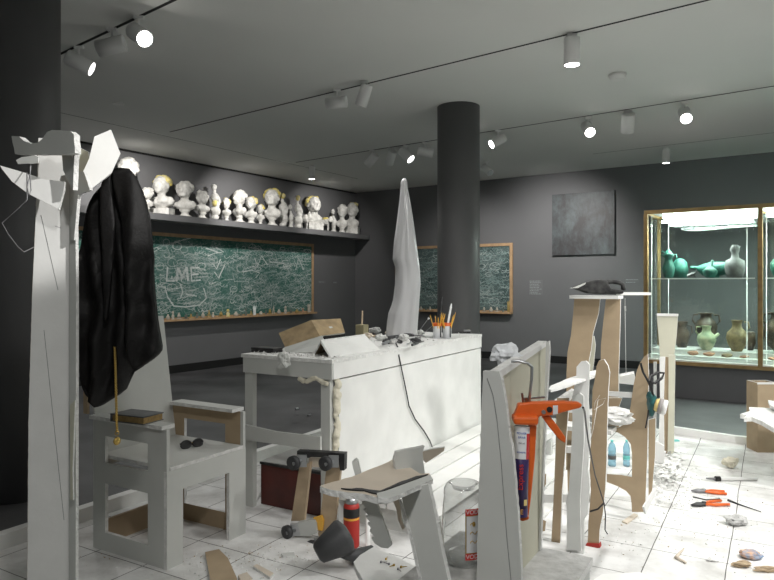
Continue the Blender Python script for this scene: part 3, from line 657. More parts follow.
bm = bmesh.new(); P, s = caseP(750.5, .55, .521); root = thing('spouted_cup', 'small dark cup with long spout right of the brown jug', 'vessel', P, -RA, g1)
lathe(bm, [(.03, 0), (.06, .1), (.05, .2), (.035, .22)], 16); obj('body', bm, 'clayd', root); bm = bmesh.new(); tube(bm, [(-.04, 0, .12), (-.12, 0, .17)], .012, 8); obj('spout', bm, 'clayd', root)
vessel(780, z_, .40, 58, 30, [(.3, 0), (.4, .04), (.7, .12), (1, .3), (1, .42), (.85, .5), (.55, .58), (.5, .65), (.6, .7)], 'clayd', 'large dark banded amphora with tall looped handles at the right picture edge', ((1.0, .68, .4, .07), (-.9, .68, .4, .07)), name='amphora', group=g1)
for px, wpx, hpx, lab, sd in ((693, 12, 6, 'leftmost', 1), (709, 12, 6, 'second', 2), (727, 13, 5, 'third', 3), (744, 10, 4, 'fourth', 4), (772, 9, 4, 'last, beyond the case post', 5)):
    P, s = caseP(px, .16, .461); o = crumple('pottery_shard', P, (wpx * s / 2, .03, hpx * s / 2 * .75), 'clayr' if sd != 3 else 'clay', None, sd, .22, 2)
    tag(o, 'flat reddish pottery shard at the case front, %s from the left' % lab if sd < 5 else 'reddish pottery shard below the large amphora', 'shard', 'pottery shards on the case floor')
vessel(668.5, zu, .17, 29, 14, [(.5, 0), (.7, .1), (.9, .35), (.6, .55), (.5, .68), (.85, .78), (.5, .88), (.1, 1)], 'teal', 'dark teal figure-shaped vessel with pointed head, leftmost on the upper shelf', ((1.0, .8, .6, .12), (-.9, .9, .75, .12)), name='figure_vessel', group=g2)
vessel(680, zu, .42, 20, 15, [(1, 0), (1, .5), (.85, .8), (.5, .95), (.1, 1)], 'teal', 'light teal domed jar behind the pointed vessel', (), name='domed_jar', group=g2)
P, s = caseP(692, .15, zu); root = thing('animal_figure', 'tiny grey long-necked animal figure on the upper shelf', 'figurine', P, -RA); bm = bmesh.new()
tube(bm, [(-.05, 0, .02), (.0, 0, .045), (.03, 0, .05), (.045, 0, .1)], [.014, .02, .015, .01], 8); tube(bm, [(-.03, 0, .03), (-.05, 0, 0)], .008, 6); tube(bm, [(.02, 0, .04), (.045, 0, 0)], .008, 6); obj('body', bm, 'greystone', root)
P, s = caseP(712, .38, zu); root = thing('long_vessel', 'long teal boat-shaped vessel lying behind the pointed bowl', 'vessel', P, -RA, g2); bm = bmesh.new()
tube(bm, [(-.24, 0, .13), (-.16, 0, .12), (-.1, 0, .1), (.0, 0, .11), (.12, 0, .11), (.2, 0, .08)], [.018, .025, .07, .085, .08, .03], 16); bx(bm, -.05, .08, -.04, .04, 0, .05); obj('body', bm, 'teal', root)
vessel(710, zu, .14, 12, 14, [(.6, 0), (.7, .15), (.9, .3), (1, .6), (.7, .75), (.3, 1)], 'teal', 'teal bowl with one raised pointed ear, centre of the upper shelf', (), ((.1, .8), (.35, 1.5)), name='pointed_bowl', group=g2)
vessel(735, zu, .25, 33, 19, [(.7, 0), (.9, .15), (1, .35), (.9, .52), (.4, .6), (.32, .75), (.5, .85), (.3, 1)], 'greystone', 'grey bird-necked jug, rightmost on the upper shelf', (), ((.1, .8), (.4, .98)), name='jug', group=g2)
vessel(778, zu, .3, 26, 14, JUG, 'teal', 'teal jug on the upper shelf of the second case bay', (), name='jug', group=g2)
# ================================================================== WORKSHOP
DW = ('paper', 'gyp', 'kraft'); DWW = ('paperw', 'gyp', 'kraft'); DK = ('kraft', 'gyp', 'paper'); DC = ('cream', 'gyp', 'paper'); KW = ('kraftl', 'gyp', 'paperw')
def tbox(name, x0, x1, y0, y1, z0, z1, m, parent, mi=None, bev=0):
    bm = bmesh.new(); bx(bm, x0, x1, y0, y1, z0, z1, mi); o = obj(name, bm, m, parent)
    if bev: bevel(o, bev)
    return o
# ---- armchair
AC = thing('armchair', 'grey drywall armchair with square cut-out sides and tall sloping back', 'armchair', T(-2.63, 2.35), -TA)
th = .018
for sgn, nm in ((-1, 'side_panel'), (1, 'side_panel')):
    y0, y1 = (-.26, -.26 + th) if sgn < 0 else (.26 - th, .26)
    bm = bmesh.new(); mi = [1, 1, 0, 2, 1, 1] if sgn < 0 else [1, 1, 2, 0, 1, 1]
    for (a, b, c, d) in ((-.26, -.17, 0, .635), (.135, .26 - th, 0, .635), (-.17, .135, 0, .09), (-.17, .135, .33, .43), (-.17, .135, .56, .635)): bx(bm, a, b, y0, y1, c, d, mi)
    obj(nm, bm, ['paper', 'gyp', 'kraft'], AC)
bm = bmesh.new(); mi = [2, 0, 1, 1, 1, 1]
for (a, b, c, d) in ((-.26, -.165, 0, .445), (.14, .26, 0, .445), (-.165, .14, .345, .445)): bx(bm, .26 - th, .262, a, b, c, d, mi)
obj('front_panel', bm, ['paper', 'gyp', 'kraft'], AC)
for sgn in (-1, 1): tbox('arm_front', .26 - th, .26, sgn * .26 - (th if sgn > 0 else 0), sgn * .26 + (th if sgn < 0 else 0), .445, .635, 'paper', AC)
tbox('seat', -.24, .262, -.24, .24, .446, .462, ['paper', 'gyp', 'kraft'], AC, [1, 1, 1, 1, 2, 0])
tbox('rear_stretcher', -.26, -.24, -.24, .24, 0, .12, ['kraft'], AC)
for y0, y1, x1 in ((-.275, -.20, .245), (.19, .275, .235)):
    tbox('armrest', -.225 if y0 > 0 else -.27, x1, y0, y1, .636, .654, ['paper', 'gyp', 'kraft'], AC, [1, 1, 1, 1, 2, 0])
bm = bmesh.new()
zb, zt = .40, 1.12; xb, xt = -.225, -.345
quad = [(xb, -.24, zb), (xb, .24, zb), (xt, .25, zt), (xt, -.25, zt)]
f = [bm.verts.new(q) for q in quad]; g = [bm.verts.new((q[0] - .016, q[1], q[2])) for q in quad]
bm.faces.new(f).material_index = 0; bm.faces.new(g[::-1]).material_index = 2
for i in range(4): bm.faces.new((f[i], g[i], g[(i + 1) % 4], f[(i + 1) % 4])).material_index = 1
bmesh.ops.recalc_face_normals(bm, faces=bm.faces[:]); obj('backrest', bm, ['paper', 'gyp', 'kraft'], AC)
tbox('back_post', -.33, -.30, -.265, -.252, .655, .84, ['kraft'], AC)
# book on armrest
BK = thing('book', 'old thick book with dark cover and gilt pages on the near armrest', 'book', T(-2.585, 2.105, .6545), -TA + R(6))
tbox('cover', -.10, .10, -.065, .065, 0, .004, ['bookblue'], BK); tbox('cover', -.10, .10, -.065, .065, .032, .037, ['bookblue'], BK)
tbox('pages', -.093, .097, -.060, .060, .004, .032, ['pages'], BK); tbox('spine', -.104, -.098, -.065, .065, 0, .037, ['bookblue'], BK)
# glasses case / sunglasses on seat
SG = thing('eyeglasses', 'dark eyeglasses lying on the armchair seat', 'eyeglasses', T(-2.56, 2.42, .462), -TA + R(70))
for s in (-1, 1):
    bm = bmesh.new(); pts = [(s * .032 + .026 * math.cos(a), -.002, .021 + .019 * math.sin(a)) for a in [k * math.pi / 8 for k in range(17)]]; tube(bm, pts, .005, 6); obj('rim', bm, 'dustblack', SG)
    bm = bmesh.new(); bx(bm, s * .032 - .022, s * .032 + .022, -.002, 0, .005, .037); obj('lens', bm, 'dustblack', SG)
    bm = bmesh.new(); tube(bm, [(s * .06, 0, .028), (s * .05, .012, .024), (s * -.045, .022, .006)], .0045, 6); obj('temple', bm, 'dustblack', SG)
bm = bmesh.new(); tube(bm, [(-.008, 0, .026), (.008, 0, .026)], .003, 6); obj('bridge', bm, 'gold', SG)
# ---- coat stand
CS = thing('coat_stand', 'tall white drywall coat stand with jagged blade-like arms at its top', 'coat stand', FLR(50, 657), 0)
p0 = PV(50, 2.3, -14)
slab('post', [(38.5, 138), (69.5, 138), (69.5, 300), (69, 660), (26, 660), (27.5, 560), (28.5, 420), (32, 300), (36.5, 200)], p0, .014, DWW, CS)
slab('post_side', [(69.5, 133), (75, 140), (76, 300), (75.5, 660), (68.7, 660), (69.2, 300)], PV(70, 2.302, 25), .012, DW, CS)
slab('raw_edge', [(38.2, 150), (40, 150), (38.5, 210), (34, 300), (31, 420), (30, 560), (28.5, 660), (25.8, 660), (27.3, 560), (28.3, 420), (31.8, 300), (36.3, 200)], PV(33, 2.292, -14), .012, ('kraftl', 'kraft', 'kraft'), CS, .25)
slab('broken_arm', [(11.5, 136), (15, 154), (40, 154.5), (63, 154.5), (75, 153), (74, 134.5), (70, 131), (52, 130), (47, 132), (43, 138), (38, 142.5), (31, 143.5), (24, 141), (19, 136.5)], PV(40, 2.19, 28, 0), .022, DW, CS, .35)
slab('blade', [(0, 165.5), (26, 173), (45, 179.5), (64.5, 181.5), (64, 190), (59, 209.5), (28, 193.5), (12, 181.5), (2, 169)], PV(40, 2.18, -12, -4), .016, DWW, CS)
slab('bright_blade', [(94.5, 136.5), (111, 129.5), (120.5, 153.5), (111.5, 173), (88, 191.5), (82, 174), (89, 159)], PV(100, 2.22, -30, -14), .016, DWW, CS)
slab('fin', [(61, 143), (66, 144), (75.5, 144), (74, 165), (73, 190), (71, 187), (63, 170)], PV(68, 2.185, 40), .016, DW, CS)
slab('inner_blade', [(65, 143), (75, 143), (74.5, 162)], PV(68, 2.16, -5), .01, DWW, CS)
slab('rear_blade', [(76, 146), (88, 152), (90, 160), (84, 174), (78, 190), (76, 176)], PV(80, 2.34, 10), .016, DC, CS)
slab('lower_fin', [(70, 170), (84, 172), (90, 190), (78, 194), (74, 240), (71, 240)], PV(76, 2.27, 30), .012, DW, CS)
slab('splinter', [(16, 160), (22, 157), (34, 155), (38, 157), (38, 163), (26, 163.5), (18, 164)], PV(28, 2.24, 0, 10), .012, DW, CS, .5)
slab('side_strip', [(70, 405), (75, 400), (72.5, 470), (73, 500), (70.5, 500)], PV(71, 2.27, 25), .006, ('cream', 'gyp', 'kraft'), CS)
tbox('foot', -.12, .16, -.02, .10, 0.001, .05, ['paperw'], CS)
# pencil lines on the post
bm = bmesh.new(); 
for a, b in (((41, 215), (58, 290)), ((55, 226), (61, 228)), ((44, 330), (64, 520))):
    tube(bm, [hit(*a, PV(50, 2.2995, -14)), hit(*b, PV(50, 2.2995, -14))], .0007, 4)
obj('pencil_line', bm, 'graphite', CS, world=True)['kind'] = 'stuff'
bm = bmesh.new(); tube(bm, [W3(x, y, Y) for x, y, Y in ((31, 163, 2.19), (30, 175, 2.15), (27, 187, 2.15), (29, 196, 2.15), (31, 190, 2.15), (30, 176, 2.15), (27, 172, 2.15), (27, 200, 2.15), (20, 207, 2.15), (2, 223, 2.12), (8, 234, 2.14), (18, 247, 2.18), (24, 252, 2.22), (34, 247, 2.27))], .0018, 6)
tag(obj('wire', bm, 'dsteel', None, world=True), 'thin bent wire looped over the pointed arm of the coat stand', 'wire')
# ---- jacket
JK = thing('jacket', 'black jacket hanging from the right side of the coat stand', 'jacket', W3(118, 284, 2.42) * 1, 0)
JK.location.z = W3(118, 405, 2.42).z
def cloth(name, rows, Y0, thick, seed, parent, seg=56, fold=.012):
    bm = bmesh.new(); rings = []
    # resample rows
    ys = [r[0] for r in rows]; N = 44; out = []
    for i in range(N + 1):
        y = ys[0] + (ys[-1] - ys[0]) * i / N
        for a, b in zip(rows, rows[1:]):
            if a[0] <= y <= b[0]: t = (y - a[0]) / (b[0] - a[0]); out.append((y, a[1] + (b[1] - a[1]) * t, a[2] + (b[2] - a[2]) * t)); break
    for i, (y, l, r) in enumerate(out):
        t = i / N; Lw = W3(l, y, Y0); Rw = W3(r, y, Y0); c = (Lw + Rw) / 2; hw = (Rw.x - Lw.x) / 2; tk = thick * min(1, .35 + 3 * t) ; ring = []
        for k in range(seg):
            a = 2 * math.pi * k / seg; x = math.cos(a); yv = -math.sin(a)
            xx = c.x + hw * x; f_ = fold * (math.sin(xx * 62 + seed + 2.5 * noise.noise(Vector((xx * 3, t * 2.5, seed)))) + 1.6 * noise.noise(Vector((xx * 14, t * 5, seed + 3))) - 1.2 * abs(noise.noise(Vector((xx * 20 + t * 6, t * 9, seed + 5))))) * min(1, .3 + t * 1.6)
            ring.append(bm.verts.new((xx, c.y + (tk * (abs(yv) ** .75) * (1 if yv > 0 else -1) + f_) * (1 if abs(x) < .999 else 0), c.z)))
        rings.append(ring)
    for i in range(N):
        for k in range(seg): bm.faces.new((rings[i][k], rings[i][(k + 1) % seg], rings[i + 1][(k + 1) % seg], rings[i + 1][k]))
    bm.faces.new(rings[0][::-1]); bm.faces.new(rings[-1]); bmesh.ops.recalc_face_normals(bm, faces=bm.faces[:])
    return obj(name, bm, 'cloth', parent, world=True, smooth=True)
cloth('body', [(169, 107, 130), (176, 106, 134), (185, 103, 136), (192, 98, 138), (204, 90.5, 140), (218, 85, 144), (235, 82, 147), (275, 79, 150), (320, 77.5, 152), (352, 76.5, 150), (366, 78, 146), (369, 79, 134), (380, 80, 130), (391, 83, 126), (398, 87, 114), (405, 99, 103)], 2.42, .038, 1.0, JK, 72, .022)
cloth('sleeve', [(171, 113, 132), (180, 114, 138), (192, 116, 143), (204, 118, 146.5), (220, 121, 149.5), (250, 124, 152.5), (290, 127, 155.5), (320, 128, 158.5), (346, 129, 163), (351, 130, 162.5), (357, 131, 157), (363, 132, 148), (368, 134, 139)], 2.35, .032, 4.0, JK, 48, .014)
cloth('lapel', [(173, 104, 110), (190, 100, 112), (230, 101, 116), (280, 103, 112), (320, 104, 108)], 2.35, .012, 7.0, JK, 24, .004)
# ---- chain with watch
CH = thing('watch_chain', 'twisted gold chain with a pocket watch hanging below the black jacket', 'chain', W3(117, 450, 2.33), 0)
bm = bmesh.new(); top = W3(114.8, 347, 2.345); bot = W3(117, 432, 2.30)
for s in (0, math.pi): tube(bm, [top.lerp(bot, k / 90) + Vector((math.cos(k * 1.1 + s) * .0028, math.sin(k * 1.1 + s) * .0028, 0)) for k in range(91)], .0024, 5)
obj('chain', bm, 'gold', CH, world=True)
bm = bmesh.new(); lathe(bm, [(.001, -.006), (.012, -.005), (.015, 0), (.012, .005), (.001, .006)], 20, mtx=Matrix.Translation(W3(117, 441, 2.30)) @ Matrix.Rotation(R(62), 4, 'Z') @ Matrix.Rotation(R(90), 4, 'X'), capb=False, capt=False); obj('watch', bm, 'gold', CH, world=True)
bm = bmesh.new(); c = W3(117, 433, 2.30); tube(bm, [c + Vector((.007 * math.cos(a), 0, .007 * math.sin(a))) for a in [k * math.pi / 6 for k in range(13)]], .002, 5); obj('ring', bm, 'gold', CH, world=True)
# ---- workbench
WB = thing('workbench', 'long white plaster-covered workbench with an open front end', 'workbench', T(-2.35, 3.975), -TA)
# local: x -.32..+.315, y -1.06..1.06
tbox('worktop', -.325, .32, -1.065, 1.065, .872, .892, ['paperw', 'gyp'], WB, [1, 1, 1, 1, 0, 0])
tbox('front_apron', -.315, .315, -1.06, -1.045, .785, .872, ['paper', 'gyp'], WB)
tbox('side_apron', .300, .318, -1.045, 1.06, .785, .872, ['paperw', 'gyp'], WB); tbox('side_apron', -.318, -.300, -1.045, 1.06, .785, .872, ['paper', 'gyp'], WB)
for x, y in ((-.285, -1.03), (.262, -1.03), (-.285, 1.03), (.262, 1.03)): tbox('leg', x - .03, x + .03, y - .014, y + .02, 0, .785, ['paper'], WB)
tbox('side_panel', .292, .312, -.985, 1.06, .0, .776, ['paperw', 'gyp', 'kraft'], WB, [2, 0, 1, 1, 1, 1])
bm = bmesh.new(); v = [(-.33, -1.075, .395), (.25, -1.075, .40), (.25, -1.075, .475), (-.05, -1.075, .468), (-.33, -1.075, .485)]
a = [bm.verts.new(q) for q in v]; b = [bm.verts.new((q[0], q[1] + .016, q[2])) for q in v]; bm.faces.new(a); bm.faces.new(b[::-1])
for i in range(5): bm.faces.new((a[i], b[i], b[(i + 1) % 5], a[(i + 1) % 5]))
bmesh.ops.recalc_face_normals(bm, faces=bm.faces[:]); obj('crossrail', bm, 'paper', WB)
bm = bmesh.new()
for k in range(26):
    z = .10 + k * .027; rr = .012 + .010 * random.random(); ball(bm, (.305 + random.uniform(-.005, .008), -1.0 + random.uniform(-.012, .01), z), (rr, rr * 1.4, rr * 1.4), seg=8)
o = obj('foam_bead', bm, 'foam', WB); remesh(o, .006, .008, .02)
bm = bmesh.new()
for k in range(9): ball(bm, (.10 + k * .022, -1.055, .775 - .012 * math.sin(k)), (.02, .012, .016), seg=8)
o = obj('foam_bead', bm, 'foam', WB); remesh(o, .006, .006, .02)
# plaster crumbs along the worktop edge
def topP(px, py, z=.8925): return hit(px, py, PZ(z))
tag(crumple('crumpled_tape', W3(284, 369, 3.58), (.038, .02, .038), 'paper', None, 3, .5, 3), 'crumpled grey tape stuck on the front rim of the workbench', 'tape')
# things on the bench
o = None
FB = thing('flat_tin', 'flat dark tin at the left corner of the workbench top', 'tin', topP(267, 352), -TA)
tbox('tin_body', -.085, .085, -.045, .045, 0, .018, ['dustblack'], FB, bev=.004); tbox('lid', -.087, .087, -.047, .047, .018, .028, ['dustblack'], FB, bev=.004)
def wedge(name, pts_lo, pts_hi, mats, parent): pass
BR = thing('drywall_offcut', 'bent brown paper-faced drywall offcut resting on white scraps on the workbench', 'offcut', topP(305, 347), 0)
Pd = lambda x, y, Y: W3(x, y, Y)
def solid(name, quads, th_, mats, parent):
    bm = bmesh.new()
    for q in quads:
        w_ = [Vector(p) for p in q]; n = (w_[1] - w_[0]).cross(w_[2] - w_[0]).normalized()
        if n.dot(w_[0] - E0) < 0: n = -n
        a = [bm.verts.new(p) for p in w_]; b = [bm.verts.new(p + n * th_) for p in w_]; bm.faces.new(a).material_index = 0; bm.faces.new(b[::-1]).material_index = min(2, len(mats) - 1)
        for i in range(len(a)): bm.faces.new((a[i], b[i], b[(i + 1) % len(a)], a[(i + 1) % len(a)])).material_index = min(1, len(mats) - 1)
    bmesh.ops.recalc_face_normals(bm, faces=bm.faces[:]); return obj(name, bm, mats, parent, world=True)
solid('left_face', [[Pd(278.6, 333, 4.15), Pd(311, 320, 4.12), Pd(320, 336, 3.98), Pd(285, 347, 4.02)]], .012, ['paperboard', 'paper', 'paper'], BR)
solid('right_face', [[Pd(311, 320, 4.12), Pd(340.5, 318.5, 4.3), Pd(345, 332.5, 4.2), Pd(320, 336, 3.98)]], .012, ['paperboard', 'paper', 'paper'], BR)
solid('dark_edge', [[Pd(324, 335, 4.02), Pd(345, 333, 4.22), Pd(345, 337, 4.22), Pd(325, 340, 4.02)]], .05, ['black'], BR)
solid('white_scrap', [[Pd(284, 347.5, 3.96), Pd(322, 335.5, 3.95), Pd(324, 343, 3.9), Pd(312, 352, 3.86), Pd(286, 352.5, 3.95)]], .03, ['paper', 'gyp'], BR)
TN = thing('folded_drywall', 'white drywall folded like a small roof on the near half of the worktop', 'offcut', topP(345, 354), 0)
ra, rb = Pd(321.5, 341.5, 3.66), Pd(365.5, 335.5, 4.18)
fa, fb = topP(331, 357.2), topP(380, 349.8); ga, gb = topP(314.8, 355), topP(358, 343)
solid('front_leaf', [[ra, rb, fb, fa]], .010, ['paperw', 'gyp', 'kraft'], TN); solid('rear_leaf', [[ra, rb, gb, ga]], .010, ['kraft', 'gyp', 'paperw'], TN)
bm = bmesh.new(); bx(bm, -.022, .022, -.022, .022, 0, .055); o = obj('putty_block', bm, 'khaki', None); o.location = topP(362, 336.5); o.rotation_euler = (0, 0, -TA)
PB = thing('putty_block', 'khaki block with an upright stick at the back of the workbench', 'block', topP(362, 336.5), -TA); o.parent = PB; o.location = (0, 0, 0); o.rotation_euler = (0, 0, 0); o.name = 'block'; bevel(o, .004)
o.data.transform(Matrix.Scale(1.7, 4)); 
bm = bmesh.new(); tube(bm, [(0, 0, .09), (.004, 0, .20)], .006, 6); obj('stick', bm, 'wood', PB)
# tool heap
def longtool(a, b, r, m, label, cat, name, m2=None, frac=.45):
    A, B = Vector(a), Vector(b); root = thing(name, label, cat, (A + B) / 2, 0); root.location.z = min(A.z, B.z) - r
    bm = bmesh.new(); C_ = A.lerp(B, frac); tube(bm, [A, A.lerp(C_, .5), C_], [r, r * 1.15, r], 8); obj('handle', bm, m, root, world=True)
    bm = bmesh.new(); tube(bm, [C_, B], [r * .6, r * .35], 8); obj('blade', bm, m2 or 'steel', root, world=True)
    return root
def tp(px, py, h=.012): return hit(px, py, PZ(.8925 + h))
longtool(tp(401, 342), tp(386, 334.5), .012, 'dustblack', 'dusty black screwdriver lying at the front of the tool heap', 'screwdriver', 'screwdriver')
longtool(tp(420, 338), tp(407, 344), .010, 'dsteel', 'grey metal tool at the right side of the tool heap', 'tool', 'chisel')
longtool(tp(373, 336, .01), tp(392, 340, .01), .010, 'wood', 'pale wooden-handled tool at the left of the tool heap', 'tool', 'scraper')
longtool(tp(385, 332.5, .02), tp(418, 331.5, .02), .008, 'kraftl', 'thin pale stick lying across the back of the tool heap', 'stick', 'stick', 'kraftl')
CL = thing('pliers', 'dusty black pliers on top of the tool heap beside the wrapped sculpture', 'pliers', tp(408, 339, 0), 0)
for s in (-1, 1):
    bm = bmesh.new(); tube(bm, [(-.10, s * .03, .02), (-.04, s * .022, .024), (.0, s * .004, .026), (.045, -s * .006, .024)], [.009, .010, .009, .006], 8); obj('handle', bm, 'dustblack', CL)
CL.rotation_euler = (0, 0, R(20))
for i, (px, py, w_, m_, lb) in enumerate(((380, 340.5, .035, 'paper', 'small grey plaster lump at the left of the tool heap'), (392, 344, .028, 'dust', 'small dusty lump beside the cable start'), (415, 343.5, .03, 'rubber', 'small black lump at the right of the tool heap'), (398, 334.5, .05, 'dust', 'larger dusty lump in the middle of the tool heap'), (375, 333.5, .04, 'gyp', 'crumbly white lump at the back left of the tool heap'))):
    tag(crumple('plaster_lump' if m_ != 'rubber' else 'rubber_lump', tp(px, py, 0), (w_ * 1.25, w_ * .9, w_ * .62), m_, None, i + 5, .45, 3), lb, 'lump', 'lumps in the tool heap')
for i, (a_, b_, r__, m1, m2, nm, lb) in enumerate((
    ((383, 344), (396, 338), .010, 'dsteel', 'steel', 'file', 'short grey metal file crossing the front left of the tool heap'),
    ((404, 334.5), (424, 336), .011, 'dustblack', 'dsteel', 'chisel', 'dark-handled chisel at the back right of the tool heap'),
    ((412, 345), (424, 341), .008, 'dustblack', 'dustblack', 'marker', 'short black marker at the front right end of the tool heap'),
    ((388, 338), (404, 336.5), .014, 'rubber', 'dsteel', 'knife', 'thick black utility knife in the centre of the tool heap'))):
    longtool(tp(*a_, .022), tp(*b_, .03), r__, m1, lb, nm, nm, m2)
for i, (px, py, w_, m_, lb) in enumerate(((387, 344, .022, 'rubber', 'tiny black lump at the front of the tool heap'), (404, 341, .03, 'gyp', 'white plaster lump beside the crossed pliers'), (368.5, 339, .026, 'kraftl', 'pale brown crumpled scrap at the far left of the tool heap'), (421, 335, .024, 'paper', 'grey crumpled scrap at the far right of the tool heap'))):
    tag(crumple('plaster_lump' if m_ == 'gyp' else 'crumpled_scrap' if m_ != 'rubber' else 'rubber_lump', tp(px, py, 0), (w_ * 1.3, w_, w_ * .8), m_, None, i + 25, .45, 3), lb, 'lump' if m_ != 'paper' and m_ != 'kraftl' else 'scrap', None)
# tins with pencils
for px, lb, n_ in ((437.3, 'small tin with orange rim holding pencils and brushes, left of two', 8), (447, 'small tin with orange rim holding yellow pencils, right of two', 6)):
    P = topP(px, 338.3); s = P.y / FO; h_ = 15.5 * s; r_ = 4.3 * s
    root = thing('pencil_tin', lb, 'tin', P, 0, 'pencil tins on the workbench')
    bm = bmesh.new(); lathe(bm, [(r_, 0), (r_, h_ * .84)], 20, capt=False, mi=0); obj('tin_body', bm, 'labelw', root)
    bm = bmesh.new(); lathe(bm, [(r_ * 1.03, h_ * .80), (r_ * 1.05, h_), (r_ * .9, h_), (r_ * .9, h_ * .7)], 20, capb=False, capt=False); obj('rim', bm, 'orange', root)
    bm = bmesh.new(); bx(bm, r_ * .55, r_ * .8, -r_ * .95, -r_ * .7, .01, h_ * .8); obj('dark_stripe', bm, 'dustblack', root)
    rnd = random.Random(px)
    for k in range(n_):
        a = rnd.uniform(0, 6.28); l_ = rnd.uniform(.15, .2); d_ = Vector((math.cos(a) * .3, math.sin(a) * .3, 1)).normalized(); b0 = Vector((math.cos(a) * r_ * .3, math.sin(a) * r_ * .3, .01))
        tag(obj('pencil', (lambda bm: (tube(bm, [P + b0, P + b0 + d_ * l_ * .88, P + b0 + d_ * l_], [.0038, .0038, .001], 6), bm)[1])(bmesh.new()), 'pencil', None, world=True), 'yellow pencil standing in the %s tin on the workbench' % ('left' if px < 440 else 'right'), 'pencil', 'pencils in the %s tin' % ('left' if px < 440 else 'right'))
P = topP(437.3, 338.3)
for a, b, r_, m_, nm, lb in ((W3(438, 335, P.y), W3(442.5, 297.5, P.y), .0035, 'dustblack', 'paintbrush', 'tall thin dark brush standing highest in the left tin'), (W3(446, 335, P.y), W3(451.5, 303.5, P.y), .008, 'whitep', 'marker', 'white marker leaning right out of the right tin')):
    root = thing(nm, lb, 'brush' if nm == 'paintbrush' else 'marker', a, 0); bm = bmesh.new(); tube(bm, [Vector((0, 0, 0)), (b - a) * .85], r_, 8); obj('handle', bm, m_, root); bm = bmesh.new(); tube(bm, [(b - a) * .85, b - a], [r_ * 1.2, r_ * .5], 8); obj('tip', bm, m_, root)
LV = thing('spirit_level', 'grey flat clamp bar lying at the far right end of the workbench', 'tool', topP(458, 333.5), -TA + R(35))
tbox('bar', -.10, .10, -.012, .012, 0, .018, ['dustblack'], LV); tbox('jaw', .05, .10, -.022, .022, .018, .03, ['dsteel'], LV)
WR = thing('wire_rod', 'thin wire with a small white ball tip sticking up behind the tins', 'wire', W3(420, 339, 5.0), 0); bm = bmesh.new(); tube(bm, [W3(419, 331, 5.0), W3(428.5, 318.5, 5.05)], .002, 5); tube(bm, [W3(417, 339.5, 5.0), W3(433, 325, 5.05)], .002, 5); tube(bm, [W3(419, 331, 5.0), W3(417, 339.5, 5.0)], .002, 5); obj('rod', bm, 'dsteel', WR, world=True); bm = bmesh.new(); ball(bm, W3(428.5, 318.5, 5.05), .009, seg=8); obj('tip', bm, 'whitep', WR, world=True)
# cable
bm = bmesh.new(); pts = [topP(396, 343.5, .90), W3(397.5, 346.5, 4.27)]
side = (T(-2.35 + .325, 0), XT)
for x, y in ((399, 356), (402, 371), (406, 390), (409, 406), (415, 419), (424, 431), (430, 441), (432.5, 448)): pts.append(hit(x, y, side))
tube(bm, pts, .0045, 6); tag(obj('power_cable', bm, 'cableb', None, world=True), 'thin black cable hanging down the long white side of the workbench', 'cable')
# ---- wrapped sculpture
prof = [(.145, 0, 0), (.155, .04, .0), (.138, .2, .0), (.125, .36, 0), (.132, .5, .01), (.122, .62, .006), (.105, .78, 0), (.075, .93, -.005), (.045, 1.07, -.01), (.037, 1.15, -.012), (.03, 1.20, -.012), (.012, 1.225, -.012)]
WS = thing('wrapped_sculpture', 'tall tapering sculpture wrapped in translucent plastic film standing on the workbench', 'sculpture', W3(402.5, 331, 5.13) - Vector((0, 0, .03)), 0); WS.location.z = .893
bm = bmesh.new(); rings = []; sg = 40; n_ = 80
edge = [(336.4, 386, 417.2), (331, 386.3, 417.4), (322, 387, 418), (313, 388.4, 418.6), (305, 391.5, 419.2), (300, 393, 419.4), (284, 395, 420.7), (268, 395.4, 419.9), (259, 392.6, 418.6), (243, 393.8, 416.5), (222, 396.7, 413.6), (201, 399.4, 410.3), (188, 400.6, 407.8), (182, 400.8, 407.4), (180, 401.6, 406.8), (178.5, 403, 405.5)]
pr2 = []
for y_, l_, r__ in edge: pr2.append(((r__ - l_) / 2 / FO * 5.13, max(0, (336.4 - y_) / FO * 5.13), ((r__ + l_) / 2 - 402.5) / FO * 5.13))
for i in range(n_ + 1):
    z = pr2[-1][1] * i / n_
    for a, b in zip(pr2, pr2[1:]):
        if a[1] <= z <= b[1] + 1e-6: t = (z - a[1]) / (b[1] - a[1]); r_ = a[0] + (b[0] - a[0]) * t; ox = a[2] + (b[2] - a[2]) * t; break
    rings.append([bm.verts.new((ox + r_ * math.cos(q), r_ * .85 * math.sin(q) * (1 + .22 * noise.noise(Vector((math.cos(q) * 2, math.sin(q) * 2, z * 3 + 9))) + .05 * math.sin(6 * q + z * 5) + .05 * math.sin(11 * q - z * 4)), z)) for q in [2 * math.pi * k / sg for k in range(sg)]])
for i in range(n_):
    for k in range(sg): bm.faces.new((rings[i][k], rings[i][(k + 1) % sg], rings[i + 1][(k + 1) % sg], rings[i + 1][k]))
bm.faces.new(rings[-1]); obj('film', bm, 'film', WS, smooth=True)
M['core'] = mat('core_grey', (.33, .33, .335), .8)
bm = bmesh.new(); lathe(bm, [(.05, .01), (.055, .3), (.05, .6), (.03, .9), (.015, 1.08), (.008, 1.15)], 20); obj('core', bm, 'core', WS)
bm = bmesh.new(); ball(bm, (.013, -.0, 1.145), (.015, .015, .026)); obj('tip', bm, 'cream', WS)
